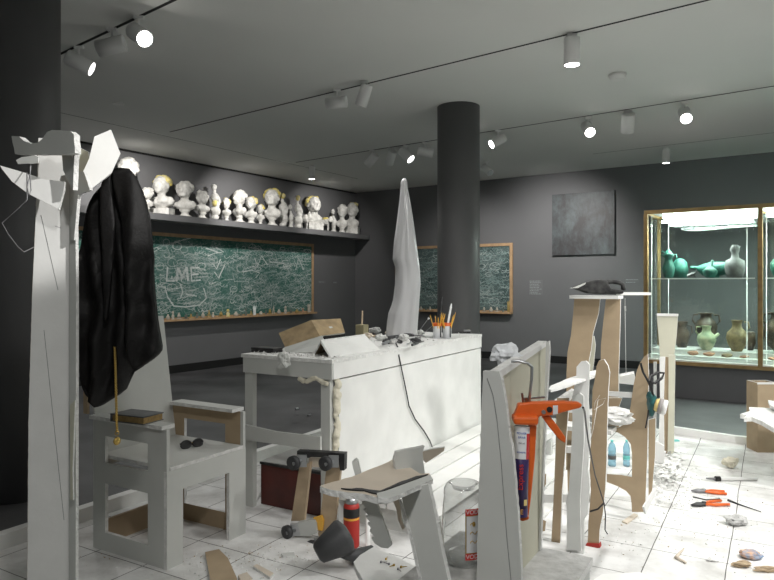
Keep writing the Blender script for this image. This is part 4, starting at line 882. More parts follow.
# ---- red brown box below the bench
RB = thing('wooden_chest', 'dark red-brown wooden chest on the floor under the workbench', 'chest', T(-2.37, 3.25), -TA)
tbox('chest_body', -.235, .235, -.25, .25, 0, .235, ['mahog'], RB, bev=.004); tbox('lid', -.24, .24, -.255, .255, .236, .25, ['dustblack'], RB, bev=.003)
bm = bmesh.new(); bx(bm, -.225, .20, -.235, .22, 0, .006); 
for v in bm.verts: v.co.z += .0
o = obj('paper_sheet', bm, 'paperw', None); o.location = T(-2.40, 3.24, .2505); o.rotation_euler = (0, 0, -TA + R(3)); tag(o, 'white paper sheet lying on the red-brown chest', 'paper')
# ---- plank deck beside the bench
PD = thing('plank_deck', 'low deck of long white planks along the right side of the workbench', 'deck', T(-1.7, 4.0), -TA)
for k in range(4):
    x = -.325 + k * .148; tbox('plank', x, x + .134, -1.02, 1.05, .125, .17, ['paperw', 'gyp'], PD)
for y in (-.95, .0, .98): tbox('joist', -.32, .26, y - .02, y + .02, 0, .124, ['paper'], PD)
# flat planks on the tile floor right of the deck
for k in range(2):
    bm = bmesh.new(); bx(bm, -.066, .066, -.95, .95, 0, .014); o = obj('floor_plank', bm, 'paperw', None); o.location = T(-1.30 + k * .155, 3.9, 0.001); o.rotation_euler = (0, 0, -TA)
    tag(o, ['white plank flat on the tiles next to the plank deck', 'white plank flat on the tiles, outermost right of the plank deck'][k], 'plank', 'planks lying on the tiles')
# ---- furniture dolly standing on end
DL = thing('furniture_dolly', 'wooden dolly frame with swivel casters standing on end against the workbench', 'dolly', FLR(307, 542), 0)
pd = (FLR(302, 540), Vector((-.30, 1.0, .0)).normalized())
pd = (FLR(305, 536), Vector((.45, 1.0, .12)).normalized())
slab('rail', [(299, 468), (310.5, 462), (304, 521), (291, 521)], pd, .02, 'wood', DL)
slab('rail', [(327, 463), (341, 463), (334, 528), (320, 540), (318, 534)], pd, .02, 'wood', DL)
slab('crossbar', [(309, 457), (336, 459), (335, 468), (308, 467)], (pd[0] - Vector((0, -.02, 0)), pd[1]), .02, 'kraftl', DL)
slab('rubber_edge', [(297, 451), (344.5, 453.5), (344, 470.5), (340, 470.5), (338, 458), (311, 457), (309, 458), (297, 457)], (pd[0] - Vector((0, .012, 0)), pd[1]), .03, 'dustblack', DL)
def caster(px, py, rp, ang, root, dx):
    c = hit(px, py, (pd[0] - Vector((0, .065, 0)), pd[1])); s = c.y / FO; r_ = rp * s
    m = Matrix.Translation(c) @ Matrix.Rotation(R(ang), 4, 'Z') @ Matrix.Rotation(R(90), 4, 'Y')
    b2 = bmesh.new(); lathe(b2, [(r_ * .6, -.012), (r_, -.010), (r_, .010), (r_ * .6, .012)], 22, mtx=m); w_ = obj('wheel', b2, 'rubber', root, world=True)
    b2 = bmesh.new(); lathe(b2, [(r_ * .45, -.02), (r_ * .45, .02)], 14, mtx=m); obj('hub', b2, 'steel', w_)
    b2 = bmesh.new(); q = c + Vector((dx * s, -.002, 1.5 * s)); tube(b2, [c + Vector((0, -.018, 0)), q + Vector((0, .01, 0))], .009, 8); bx(b2, q.x - 5 * s, q.x + 5 * s, q.y + .008, q.y + .02, q.z - 6 * s, q.z + 6 * s); obj('caster_plate', b2, 'steel', root, world=True)
caster(293.5, 463, 7.2, 60, DL, 8); caster(325.5, 463.5, 7.2, 60, DL, 8); caster(287, 532, 6.6, 50, DL, 8); caster(311.5, 547, 6.6, 50, DL, 7)
slab('lower_crossbar', [(297, 523), (315, 520), (317, 533), (310, 536), (296, 536)], (pd[0] - Vector((0, .03, 0)), pd[1]), .03, 'paper', DL)
slab('yellow_clamp', [(313, 518), (321, 516), (323, 521), (322, 531), (318, 530), (317, 522)], (pd[0] - Vector((0, .02, 0)), pd[1]), .015, 'labely', DL)
# mallet
ML = thing('rubber_mallet', 'black rubber mallet with a bulging head lying on the tiles by the dolly', 'mallet', FLR(338, 562), 0)
c = W3(334, 543, 2.98); ax = (Vector((.62, .25, .32))).normalized(); m = Matrix.Translation(c) @ ax.to_track_quat('Z', 'Y').to_matrix().to_4x4()
bm = bmesh.new(); lathe(bm, [(.034, -.088), (.048, -.080), (.064, -.02), (.082, .045), (.078, .062), (.045, .078)], 28, mtx=m); obj('head', bm, 'rubber', ML, world=True)
bm = bmesh.new(); tube(bm, [W3(340, 552, 3.0), W3(352, 556, 2.98), W3(372, 550, 3.05)], [.022, .028, .022], 10); obj('handle', bm, 'rubber', ML, world=True)
P = FLR(368, 553); bm = bmesh.new(); bx(bm, -.05, .05, -.03, .03, 0, .045); o = obj('battery_block', bm, 'dustblack', None); o.location = FLR(362, 562); o.rotation_euler = (0, 0, R(20)); bevel(o, .006); o.name = 'tool_case'; tag(o, 'small black plastic tool case on the tiles right of the mallet', 'case')
# spray can
P = FLR(351.5, 546); SP = thing('spray_can', 'red aerosol can with black label band on the floor at the bench corner', 'spray can', P, 0); s = P.y / FO; r_ = 8 * s
bm = bmesh.new(); lathe(bm, [(r_ * .96, 0), (r_, .008), (r_, 40 * s), (r_ * .8, 44 * s)], 24); obj('can_body', bm, 'red', SP)
bm = bmesh.new(); lathe(bm, [(r_ * 1.005, 30 * s), (r_ * 1.005, 39 * s)], 24, capb=False, capt=False); obj('black_band', bm, 'cableb', SP)
bm = bmesh.new(); lathe(bm, [(r_ * 1.008, 27.6 * s), (r_ * 1.008, 29.6 * s)], 24, capb=False, capt=False); obj('ochre_band', bm, 'labely', SP)
bm = bmesh.new(); lathe(bm, [(r_ * .86, 43.5 * s), (r_ * .7, 48 * s), (r_ * .25, 50 * s), (r_ * .25, 55 * s)], 20); obj('dome', bm, 'steel', SP)
bm = bmesh.new(); tube(bm, [(.0, 0, 0.0), (.0, 0, 36 * s)], .012, 10); o = obj('tube', bm, 'paperw', None); o.location = FLR(366, 546) + Vector((.01, 0, 0)); o.name = 'cardboard_tube'; tag(o, 'short white tube standing right of the red can', 'tube')
# ---- near chair (broken armchair) with seat, back, arm
NC = thing('drywall_chair', 'broken grey drywall chair in the foreground with a glass bottle on its seat', 'chair', T(-.75, 1.75), 0)
def tw(name, x0, x1, y0, y1, z0, z1, m, mi=None, par=None):
    bm = bmesh.new(); bx(bm, x0, x1, y0, y1, z0, z1, mi, Matrix.Rotation(-TA, 4, 'Z')); return obj(name, bm, m, par or NC, world=True)
tw('seat', -.87, -.448, 1.50, 1.97, .478, .50, ['dust', 'gyp'], [1, 1, 1, 1, 0, 0])
tw('apron', -.86, -.46, 1.95, 1.968, .38, .478, ['paper']); tw('apron', -.468, -.452, 1.5, 1.95, .38, .478, ['paper'])
for x, y in ((-.83, 1.93), (-.475, 1.93)): tw('leg', x - .03, x + .02, y, y + .018, 0, .38, ['paper'])
slab('back_stile', [(483, 371), (499, 371.5), (501.5, 380), (505, 400), (508, 425), (512, 450), (515, 480), (518, 520), (520.5, 560), (523, 640), (524, 804), (474, 804), (476, 640), (476.5, 580), (478.5, 500), (481, 420)], PT(1.569), .016, DW, NC, .35)
slab('back_panel', [(500, 372), (547, 342), (548.5, 352), (546, 380), (544, 430), (541.5, 500), (539.5, 556), (507, 600), (503, 500), (500, 420)], PX(-.600), .018, DC, NC)
slab('back_panel_cap', [(499, 371.5), (546.5, 341), (547.3, 345.5), (500.5, 378)], PX(-.596), .026, ('paperw', 'gyp', 'gyp'), NC)
slab('back_edge', [(546, 342), (548.8, 341), (549.5, 350), (546.5, 400), (543.5, 470), (540.5, 550), (538.3, 550), (541.5, 470), (544.5, 400)], (T(-.50, 1.935), UT), .015, ('paper', 'gyp', 'paper'), NC)
bm = bmesh.new(); tube(bm, [hit(x, y, PT(1.5665)) for x, y in ((487, 378), (493, 395), (497, 420), (501, 460), (504, 500), (507, 540), (511, 580), (512, 620))], .0006, 4); obj('pencil_line', bm, 'graphite', NC, world=True)
slab('arm_post', [(400, 491), (428, 484), (436, 520), (441, 548), (447, 575), (462, 650), (474, 900), (440, 900), (428, 620), (421, 580), (411.5, 537)], PT(1.478), .016, DW, NC)
slab('post_edge', [(398.5, 500), (401, 499), (412, 536), (421.5, 579), (428, 620), (426, 620), (419.5, 583), (410, 540)], (T(0, 1.474), UT), .003, ('gyp', 'gyp', 'gyp'), NC)
slab('armrest', [(320, 486), (330, 489.5), (345, 492), (362, 493.5), (377, 497.5), (388, 497), (397, 493), (432, 477.5), (429, 473), (420, 473.5), (395, 458), (388, 462), (351, 477), (332, 482)], PZ(.79), .016, ('kraftl', 'gyp', 'kraft'), NC, .3)
slab('torn_edge', [(341, 488), (352, 489.5), (364, 490), (377, 493.5), (388, 488.5), (410, 481), (428, 474), (416, 476), (397, 483), (380, 490.5), (362, 488)], PZ(.794), .003, ('dustblack',) * 3, NC, .5)
slab('arm_lip', [(377, 493), (388, 490), (430, 474.5), (433, 479), (397, 495), (389, 498), (378, 497.5)], PZ(.797), .012, ('paper', 'gyp', 'paper'), NC)
slab('upright_scrap', [(394.5, 460), (397, 451.6), (410, 449), (424.8, 446), (422.5, 452.4), (424.8, 473.4), (410, 478), (397.6, 482)], PV(408, 1.83, -25), .014, DW, NC, .3)
slab('ramp_scrap', [(421, 452), (433, 449), (444.6, 447.3), (444, 451), (426, 463), (423, 460)], PV(430, 1.86, 20, 30), .006, ('kraftl', 'gyp', 'gyp'), NC)
slab('paper_roll', [(352, 463), (356, 459.5), (358, 461), (361, 474), (360, 479), (356, 478.5), (353, 468)], PV(356, 1.78, 0), .02, 'paper', NC)
slab('toothed_board', [(361, 494), (374, 495), (382, 518), (392, 545), (388, 548.5), (381, 547.5), (374.5, 543.5), (371.5, 538), (374.8, 537), (369.5, 531), (372.8, 530), (367.5, 524), (371, 523), (365.5, 517), (369, 516), (363.5, 510), (367, 509), (362, 503), (365.5, 502)], PV(374, 1.72, 8), .014, DW, NC)
slab('rear_brace', [(391, 496), (398, 495), (400, 505), (402, 520), (405, 528), (402, 530), (398, 520), (396, 508)], PV(398, 1.86, 10), .014, ('kraftl', 'gyp', 'gyp'), NC, .3)
slab('rear_leg', [(436, 520), (440, 522), (444, 545), (441, 549), (437, 535)], PV(440, 1.82, 10), .012, ('cream', 'gyp', 'kraft'), NC)
# crumpled sheet on top of the back and the brown block behind
tag(crumple('crumpled_plastic', W3(504, 371, 1.86), (.042, .03, .034), 'labelw', None, 4, .5, 3), 'crumpled grey-white plastic sheet tucked on top of the foreground chair back', 'plastic')
# bottle
P = W3(463.5, 565, 1.9); P.z = .5005
GB = thing('glass_bottle', 'large clear upside-down glass bottle with red and white label on the foreground seat', 'bottle', P, 0)
r_ = .0625; prof = [(.040, .0), (.048, .002), (.055, .012), (.058, .03), (.0625, .045), (.0625, .10), (.060, .155), (.057, .185), (.056, .192), (.0575, .198), (.056, .212), (.050, .224), (.043, .229)]
bm = bmesh.new(); lathe(bm, prof, 40, capt=False, capb=True); lathe(bm, [(.043, .229), (.036, .226), (.030, .212), (.004, .207)], 40, capb=False); obj('glass_body', bm, 'bottle', GB)
bm = bmesh.new(); lathe(bm, [(.030, .005), (.040, .012), (.043, .03), (.02, .04)], 30); obj('glass_base', bm, 'bottle', GB)
def arc_label(root, name, r, z0, z1, a0, a1, m):
    bm = bmesh.new(); n = 14; lo = []; hi = []
    for k in range(n + 1):
        a = R(a0 + (a1 - a0) * k / n); lo.append(bm.verts.new((r * math.cos(a), r * math.sin(a), z0))); hi.append(bm.verts.new((r * math.cos(a), r * math.sin(a), z1)))
    for k in range(n): bm.faces.new((lo[k], lo[k + 1], hi[k + 1], hi[k])).smooth = True
    return obj(name, bm, m, root)
def arc_text(root, s, r, z, a0, size, m, flip=False):
    bm = text_bm(s, size); 
    for v in bm.verts:
        x, y, d = v.co; x = -x if flip else x; y = -y if flip else y
        a = R(a0) + x / r; v.co = Vector(((r + d) * math.cos(a), (r + d) * math.sin(a), z + y))
    return obj('lettering', bm, m, root)
LB = arc_label(GB, 'label',   .0632, .030, .172, -92, 6, 'gold'); arc_label(LB, 'label_panel',   .0634, .050, .152, -89, 3, 'labelw')
arc_label(LB, 'label_band', .0636, .154, .172, -92, 6, 'redl'); arc_label(LB, 'label_band', .0636, .030, .048, -92, 6, 'redl')
for z in (.163, .039): arc_text(LB, 'VODKA', .0638, z, -64, .017, 'labelw')
for z, L_ in ((.130, 4), (.105, 9), (.080, 12)):
    bm = bmesh.new(); tube(bm, [(.0638 * math.cos(R(a)), .0638 * math.sin(R(a)), z + .004 * math.sin(a * .4)) for a in range(-80, -80 + L_ * 3, 3)], .0012, 5); obj('emblem', bm, 'gold', LB)
bm = bmesh.new(); ball(bm, (.0636 * math.cos(R(-70)), .0636 * math.sin(R(-70)), .130), (.005, .005, .007), seg=10); obj('emblem', bm, 'gold', LB)
# ---- caulking gun
GP = PV(530, 1.72, 4)
CG = thing('caulking_gun', 'bright orange caulking gun hanging upright on the foreground chair back', 'caulking gun', W3(520, 522, 1.72), 0)
o = slab('gun_body', [(518.5, 404), (530, 402.5), (548.7, 402), (565, 401.8), (579.5, 402.8), (582.8, 405), (581, 408), (569, 411), (552.8, 415.6), (539, 416.8), (538, 423), (530, 423.5), (514.5, 422.5), (514.5, 415), (516.6, 410)], GP, .026, 'orange', CG); bevel(o, .004)
o = slab('trigger', [(541.4, 416), (549.7, 415.5), (557, 425), (566, 438), (565.5, 443.5), (559.5, 440), (549, 427)], PV(550, 1.728, 4), .012, 'orange', CG); bevel(o, .003)
o = slab('cradle_rail', [(529, 423), (537, 423), (535, 460), (531, 500), (528.5, 519), (524, 519), (526, 480)], PV(530, 1.722, 4), .02, 'orange', CG); bevel(o, .003)
o = slab('end_plate', [(516.5, 517), (529, 516.5), (529, 519.5), (523, 521.5), (517, 519.5)], PV(522, 1.70, 4), .045, 'orange', CG); bevel(o, .002)
o = slab('collar', [(513.5, 417), (539, 417), (538.5, 426), (514, 425)], PV(526, 1.695, 4), .052, 'orange', CG); bevel(o, .006)
bm = bmesh.new(); tube(bm, [W3(*q) for q in ((511.5, 361.5, 1.75), (519, 361, 1.74), (528, 363.5, 1.735), (532, 367, 1.735), (531.5, 380, 1.735), (529, 402, 1.735))], .0042, 8); obj('hook_rod', bm, 'steel', CG, world=True)
bm = bmesh.new(); tube(bm, [W3(522, 399, 1.735), W3(545, 397, 1.735)], .003, 6); tube(bm, [W3(522, 393, 1.735), W3(523.5, 404, 1.735)], .0035, 6); tube(bm, [W3(526, 397.5, 1.735), W3(527, 404, 1.735)], .005, 6); obj('release_lever', bm, 'steel', CG, world=True)
bm = bmesh.new(); lathe(bm, [(.0075, -.002), (.0075, .002)], 16, mtx=Matrix.Translation(W3(549.5, 409.5, 1.716)) @ Matrix.Rotation(R(90), 4, 'X')); obj('pivot_hole', bm, 'cableb', CG, world=True)
bm = bmesh.new(); lathe(bm, [(.0055, -.002), (.0055, .003)], 16, mtx=Matrix.Translation(W3(543.5, 412, 1.717)) @ Matrix.Rotation(R(90), 4, 'X')); obj('screw', bm, 'steel', CG, world=True)
slab('label', [(553, 405.5), (558, 405.3), (557.8, 414), (553, 414.6)], PV(550, 1.716, 4), .0015, 'labelw', CG)
# cartridge in the cradle
ca, cb = W3(522, 425, 1.725), W3(519.5, 516, 1.70); dd = (cb - ca); Lc = dd.length
CT = thing('sealant_cartridge', 'sealant cartridge with white and purple label held in the orange caulking gun', 'cartridge', cb, 0)
mt = Matrix.Translation(ca - cb) @ dd.to_track_quat('-Z', 'Y').to_matrix().to_4x4()
bm = bmesh.new(); lathe(bm, [(.020, -Lc), (.020, -.002)], 26, mtx=mt); obj('cartridge_body', bm, 'purple', CT)
def band(z0, z1, m, a0=0, a1=360, r=.0204, nm='label'):
    bm = bmesh.new(); n = 24; lo = []; hi = []
    for k in range(n + 1):
        a = R(a0 + (a1 - a0) * k / n); lo.append(bm.verts.new(mt @ Vector((r * math.cos(a), r * math.sin(a), -z0)))); hi.append(bm.verts.new(mt @ Vector((r * math.cos(a), r * math.sin(a), -z1))))
    for k in range(n): bm.faces.new((lo[k], lo[k + 1], hi[k + 1], hi[k])).smooth = True
    return obj(nm, bm, m, CT)
band(.002, .085, 'labelw', nm='white_label'); band(Lc - .022, Lc - .002, 'purple', r=.0206, nm='foot_label')
def band_text(s, z, size, m, ang=-90, vert=False, r=.0208):
    bm = text_bm(s, size)
    best = None
    for v in bm.verts:
        x, y, d = v.co
        if vert: x, y = -y, x
        # camera-facing side is local direction c0
        a = ang0 + R(ang + 90) + x / r; v.co = mt @ Vector(((r + d) * math.cos(a), (r + d) * math.sin(a), -z + y))
    obj('lettering', bm, m, CT)
tocam = (mt.inverted() @ ((E0 - cb))); ang0 = math.atan2(tocam.y, tocam.x)
band_text('POWER', .020, .0075, 'blue'); band_text('GRAB', .030, .0075, 'blue'); band_text('290 ml', .045, .006, 'graphite'); band_text('ADHESIVE', .068, .005, 'blue')
band_text('Express', .130, .021, 'redl', vert=True); band_text('E', Lc - .014, .017, 'labely', ang=-75); band_text('F', Lc - .014, .017, 'labely', ang=-120)
a_ = math.degrees(ang0); band(.02, .085, 'redl', a_ + 38, a_ + 80, .0207, 'red_patch'); band(Lc - .045, Lc - .03, 'pad_y', a_ + 30, a_ + 60, .0206, 'small_patch')
# ---- low white stool at lower left of the near chair
LS = thing('low_stool', 'low white plaster stool with screws on its top in the lower foreground', 'stool', FLR(390, 640), 0)
slab('top', [(353.6, 562), (360, 555), (373.5, 547), (400, 558), (414, 566), (436, 588), (436, 640), (390, 622), (357, 570)], PZ(.30), .022, ('paperw', 'gyp', 'gyp'), LS, .4)
for px, py in ((371, 565), (404, 580), (425, 612)):
    q = hit(px, py, PZ(.278)); bm = bmesh.new(); bx(bm, q.x - .012, q.x + .012, q.y - .012, q.y + .012, 0, .278); obj('leg', bm, 'paper', LS, world=True)
for i, (px, py) in enumerate(((381, 563), (386, 560), (389, 565), (394, 566), (398, 570), (401, 568))):
    q = hit(px, py, PZ(.301)); bm = bmesh.new(); tube(bm, [(0, 0, .004), (.022 * math.cos(i * 1.3), .022 * math.sin(i * 1.3), .004)], [.0022, .001], 5); ball(bm, (0, 0, .004), .0045, seg=6); o = obj('screw', bm, 'gold' if i % 2 else 'dsteel', None, autoloc=False); o.location = q
    tag(o, 'small screw lying on the low white stool', 'screw', 'screws on the low stool')
# ================================================================== RIGHT HAND CHAIRS
HC = thing('high_chair', 'tall chair cut from brown-faced drywall with two upright back panels and a flat top', 'chair', T(-.75, 3.75), 0)
pb = PT(4.02)
slab('back_panel', [(574.5, 297), (600, 298), (598.5, 313), (593, 333), (591, 350), (586.5, 372), (585, 384), (583, 470), (566, 470), (566.5, 372), (567.5, 352), (571, 335), (573, 315)], pb, .016, DK, HC)
slab('back_panel', [(606, 298), (620.5, 298), (620, 325), (618.5, 375), (619, 428), (600, 428), (600.5, 372), (601, 345), (603.5, 320)], pb, .016, DK, HC)
slab('knob_panel', [(590, 338), (594, 336), (595.5, 345), (594, 360), (592.5, 372), (586, 380), (588, 355)], PT(4.06), .012, ('cream', 'gyp', 'kraft'), HC)
tw('top_board', -1.035, -.755, 3.95, 4.10, 1.213, 1.232, ['paperw', 'gyp'], None, HC)
slab('side_panel', jag([(640, 362.7), (644, 357), (647.8, 354), (648.6, 374), (648, 420), (647, 460), (645, 512), (632, 512), (631.5, 503), (630.5, 496), (626, 491), (617, 486), (606.8, 482), (606.8, 474), (621.7, 475), (631.8, 477), (632, 455), (630.6, 444), (625, 437), (618, 432.5), (609, 431), (608, 427), (618, 428), (628, 422), (629.5, 414), (631.5, 399), (634, 382.6), (637, 370)], 0), PT(3.82), .018, DK, HC)
slab('side_panel_rear', [(648.5, 420), (655.5, 418), (655, 455), (652, 492), (648.5, 500)], PT(3.95), .018, ('kraft', 'gyp', 'kraft'), HC)
slab('foot_board', [(644, 507), (655.5, 488), (656.5, 492), (646, 514)], PX(-.47), .008, ('paperw', 'gyp', 'gyp'), HC)
slab('armrest', [(608, 383), (620.6, 376.5), (634.5, 373.8), (635.5, 378), (634, 385), (620, 383.5)], PV(621, 3.62, 0, 55), .02, ('paperw', 'gyp', 'gyp'), HC, .2)
slab('cross_rail', [(608, 391.5), (632, 392.8), (631.5, 398), (607.5, 396)], PT(3.84), .02, ('paperw', 'gyp', 'gyp'), HC)
slab('brown_brace', [(607, 398), (622, 398), (617, 412), (610, 413), (606, 404)], PT(3.9), .016, DK, HC)
slab('lower_rail', [(566, 404), (588, 404), (588, 412), (566, 413)], PT(3.9), .016, DWW, HC)
zs = hit(608, 418, PT(3.85)).z
HCb = crumple('seat', hit(609, 425, PT(3.80)), (.13, .12, .045), 'gyp', HC, 9, .35, 4)
tw('seat_board', -1.02, -.735, 3.66, 3.80, hit(609, 426, PT(3.80)).z - .02, hit(609, 426, PT(3.80)).z + .004, ['paperw', 'gyp'], None, HC)
slab('rear_leg', [(566.5, 440), (583, 440), (582, 500), (568, 500)], PT(4.02), .016, DK, HC)
# front legs chair
FC = thing('leg_frame', 'low chair frame with wavy white and brown drywall legs and a pointed white arm', 'chair', T(-.83, 3.2), 0)
slab('white_leg', [(576.5, 367), (581, 361.5), (586, 361), (589.5, 365), (588.5, 386), (588, 402), (589.5, 440), (587.5, 470), (589.5, 487), (587, 515), (584, 520), (583.5, 555), (566, 552), (567, 520), (566, 500), (570, 486), (571.5, 455), (572, 430), (574, 415), (572.5, 395), (576, 380)], PT(3.22), .018, ('paperw', 'paper', 'kraft'), FC, .2)
slab('white_leg_face', [(572, 396), (580, 393), (583.5, 396), (584, 440), (580, 500), (581, 551), (567, 549), (568, 500), (571, 455), (572.5, 420)], PT(3.20), .012, ('paper', 'gyp', 'paper'), FC)
slab('brown_leg', [(596.5, 366), (599, 360.5), (604, 359.5), (608, 366), (609.5, 373), (608, 395), (607, 430), (606.5, 460), (605, 490), (602.5, 515), (599.5, 530), (599, 547), (587.5, 545), (588.5, 520), (591, 490), (589.5, 470), (590.5, 450), (592, 420), (592.5, 390), (595, 378)], PT(3.34), .018, DK, FC, .15)
slab('red_tip', [(586.5, 543.5), (599.3, 544), (600, 547.8), (594, 548.5), (585, 546.5)], PT(3.33), .035, 'red', FC)
slab('thin_leg', [(557, 398), (569, 398), (566, 440), (562, 490), (560, 545), (551, 547), (553.5, 500), (555.5, 450), (556, 420)], PT(3.30), .016, DK, FC)
slab('pointed_arm', [(548.5, 389), (551, 385.5), (565, 379.5), (580, 374.5), (596, 370), (599.5, 372), (597.5, 375), (585, 379), (570, 384.5), (551, 390)], PZ(.845), .010, ('paperw', 'gyp', 'paperw'), FC, .3)
slab('short_arm', [(555.5, 402.5), (573, 391), (578, 393.5), (562, 407), (556, 407)], PV(566, 3.22, -10, 40), .02, ('paperw', 'gyp', 'gyp'), FC, .3)
slab('cross_rail', [(557, 446), (592, 447), (592, 455), (556, 452)], PT(3.36), .02, ('paperw', 'gyp', 'gyp'), FC, .3)
#slab('seat_board', [(541, 449), (556, 441), (575, 439), (577, 452), (545, 456)], PZ(.50), .018, ('paperw', 'gyp', 'gyp'), FC, .3)
slab('lower_rail', [(540, 495), (590, 494), (590, 502), (540, 503)], PT(3.38), .02, ('paperw', 'gyp', 'gyp'), FC, .2)
slab('brown_brace', [(541, 472), (546, 474), (546, 484), (543, 489), (540, 489)], PT(3.0), .012, DK, FC)
slab('brown_scrap', [(541, 519), (546, 521), (545, 531), (540, 532)], PT(2.9), .012, DK, FC)
# cord from the gun to the leg
bm = bmesh.new(); tube(bm, [W3(*q) for q in ((583, 407.5, 1.74), (584.5, 411, 1.9), (588, 440, 2.4), (595, 475, 2.8), (604, 503, 3.1), (605.5, 515, 3.12), (605, 530, 3.13), (607.5, 534, 3.13))], .003, 6); tube(bm, [W3(604, 503, 3.1), W3(598, 509, 3.14), W3(590, 511.5, 3.16)], .0045, 6)
tag(obj('cord', bm, 'cableb', None, world=True), 'thin black cord running from the orange gun nose down to the brown leg', 'cord')
bm = bmesh.new(); tube(bm, [W3(*q) for q in ((600, 395, 3.2), (595, 402, 3.2), (594, 410, 3.2), (603, 404, 3.2), (606, 398, 3.2), (598, 400, 3.2), (593, 430, 3.2), (589, 445, 3.2))], .0012, 5)
tag(obj('string', bm, 'paperw', None, world=True), 'tangled white string on the wavy brown leg', 'string')
bm = bmesh.new(); tube(bm, [W3(625, 298, 3.99), W3(625, 310, 3.985), W3(626, 374, 3.96)], .0015, 5); tube(bm, [W3(625, 306, 3.985), W3(625.3, 311, 3.985)], .005, 6)
tag(obj('plumb_string', bm, 'paperw', None, world=True), 'thin white string hanging down from the flat top with the vacuum', 'string')
# handheld vacuum
zv = 1.2325
HV = thing('handheld_vacuum', 'dusty dark handheld vacuum cleaner with loop handle lying on the tall chair top', 'vacuum cleaner', W3(600, 294, 3.9), 0); HV.location.z = zv
VQ = (W3(600, 294, 3.86), Vector((.12, 1, 0)).normalized())
o = slab('vacuum_body', [(572, 288), (580, 284.5), (590, 281), (602, 279.3), (608, 280), (609, 284), (612, 289), (624.5, 290), (624, 294), (600, 294.3), (588, 293.5), (578, 290)], VQ, .085, 'vac', HV); bevel(o, .012, 3)
bm = bmesh.new(); tube(bm, [hit(x, y, (VQ[0] + VQ[1] * .042, VQ[1])) for x, y in ((607, 282), (612, 281.6), (619, 282.6), (623, 284.5), (623.3, 290.5))], [.014, .013, .013, .013, .013], 10); obj('handle', bm, 'vac', HV, world=True)
o = slab('nozzle', [(572, 288.3), (580, 284.8), (586, 282.6), (585, 284.5), (578, 288)], (VQ[0] - VQ[1] * .003, VQ[1]), .09, 'paper', HV)
tw2 = hit(636, 292.5, PV(636, 4.05)); bm = bmesh.new(); bx(bm, -.10, .085, -.04, .04, -.008, .008); o = obj('white_shelf_board', bm, 'paperw', None); o.location = tw2 + Vector((-.015, 0, -.008)); 
o.location.z = 1.2325 ; o.location.x -= .0; tag(o, 'narrow white board cantilevered right from the tall chair top', 'board')
# ---- light post behind
LP = thing('light_post', 'pale drywall post with a wide tapering head standing behind the tall chair', 'post', FLR(668, 454), 0)
slab('head', [(656.7, 313.6), (677.8, 314), (676.5, 335), (674.5, 353), (674, 357), (660, 356.5), (658.5, 335)], PT(5.45), .018, DC, LP)
slab('head_cap', [(656.7, 313.6), (677.8, 314), (677.7, 316.5), (656.8, 316)], PT(5.44), .04, ('paperw', 'gyp', 'gyp'), LP)
slab('post_face', [(668.5, 355), (675.3, 355), (674.5, 410), (674, 452), (670, 455), (667.5, 454), (668.5, 400)], PT(5.42), .014, ('cream', 'gyp', 'kraft'), LP)
slab('post_side', [(664.5, 357), (669, 357), (668.3, 410), (667.7, 454), (664, 452), (664.2, 400)], PT(5.44), .014, ('kraft', 'gyp', 'kraft'), LP)
WP = thing('white_post', 'thin white upright strip just left of the pale post', 'post', FLR(662, 462), 0)
slab('strip', [(659.5, 357), (665, 357), (663.5, 400), (664, 446), (658.5, 446), (660, 400)], PT(5.0), .02, ('paperw', 'gyp', 'gyp'), WP)
slab('strip_lower', [(653, 440), (664, 446), (664, 464), (655, 461)], PT(4.85), .02, ('paperw', 'gyp', 'kraft'), WP)
slab('inner_strip', [(653.5, 362), (656.5, 362), (656, 440), (653.5, 440)], PT(5.05), .015, ('paper', 'gyp', 'gyp'), WP)
#slab('arm_board', [(646, 353), (658, 347), (660, 357), (650, 366)], PT(5.02), .02, DK, WP)
# ---- respirator
RP = thing('respirator', 'teal half-mask respirator with pale filter hanging by a black strap', 'respirator', W3(651, 425, 3.56), 0)
bm = bmesh.new(); ball(bm, W3(652, 403, 3.52), (.026, .04, .055)); ball(bm, W3(650, 397, 3.51), (.018, .03, .03)); ball(bm, W3(651, 412, 3.51), (.016, .03, .025)); o = obj('mask', bm, 'tealp', RP, world=True); remesh(o, .006, .01, .02)
ax = Vector((.85, -.45, -.22)).normalized(); c = W3(657, 405, 3.49); mm = Matrix.Translation(c) @ ax.to_track_quat('Z', 'Y').to_matrix().to_4x4()
bm = bmesh.new(); lathe(bm, [(.030, -.01), (.038, .008)], 22, mtx=mm); obj('filter_yellow', bm, 'pad_y', RP, world=True)
bm = bmesh.new(); lathe(bm, [(.040, .008), (.040, .028)], 22, mtx=mm); obj('filter_grey', bm, 'pad_g', RP, world=True)
bm = bmesh.new(); lathe(bm, [(.038, .028), (.040, .045), (.034, .050)], 22, mtx=mm); obj('filter_white', bm, 'paperw', RP, world=True)
bm = bmesh.new(); tube(bm, [W3(*q) for q in ((640.5, 363, 3.50), (643, 372, 3.49), (648.5, 382, 3.47), (651, 388, 3.48), (653.5, 396, 3.49))], .006, 6); tube(bm, [W3(*q) for q in ((649, 382, 3.48), (650, 376.5, 3.49), (658, 372.5, 3.50), (664, 373, 3.50), (662, 378, 3.49), (655, 383, 3.47), (649.5, 382, 3.47))], .007, 6)
tube(bm, [W3(*q) for q in ((648.5, 410, 3.50), (647.5, 418, 3.50), (645.5, 428, 3.50))], .004, 6); obj('strap', bm, 'cableb', RP, world=True)
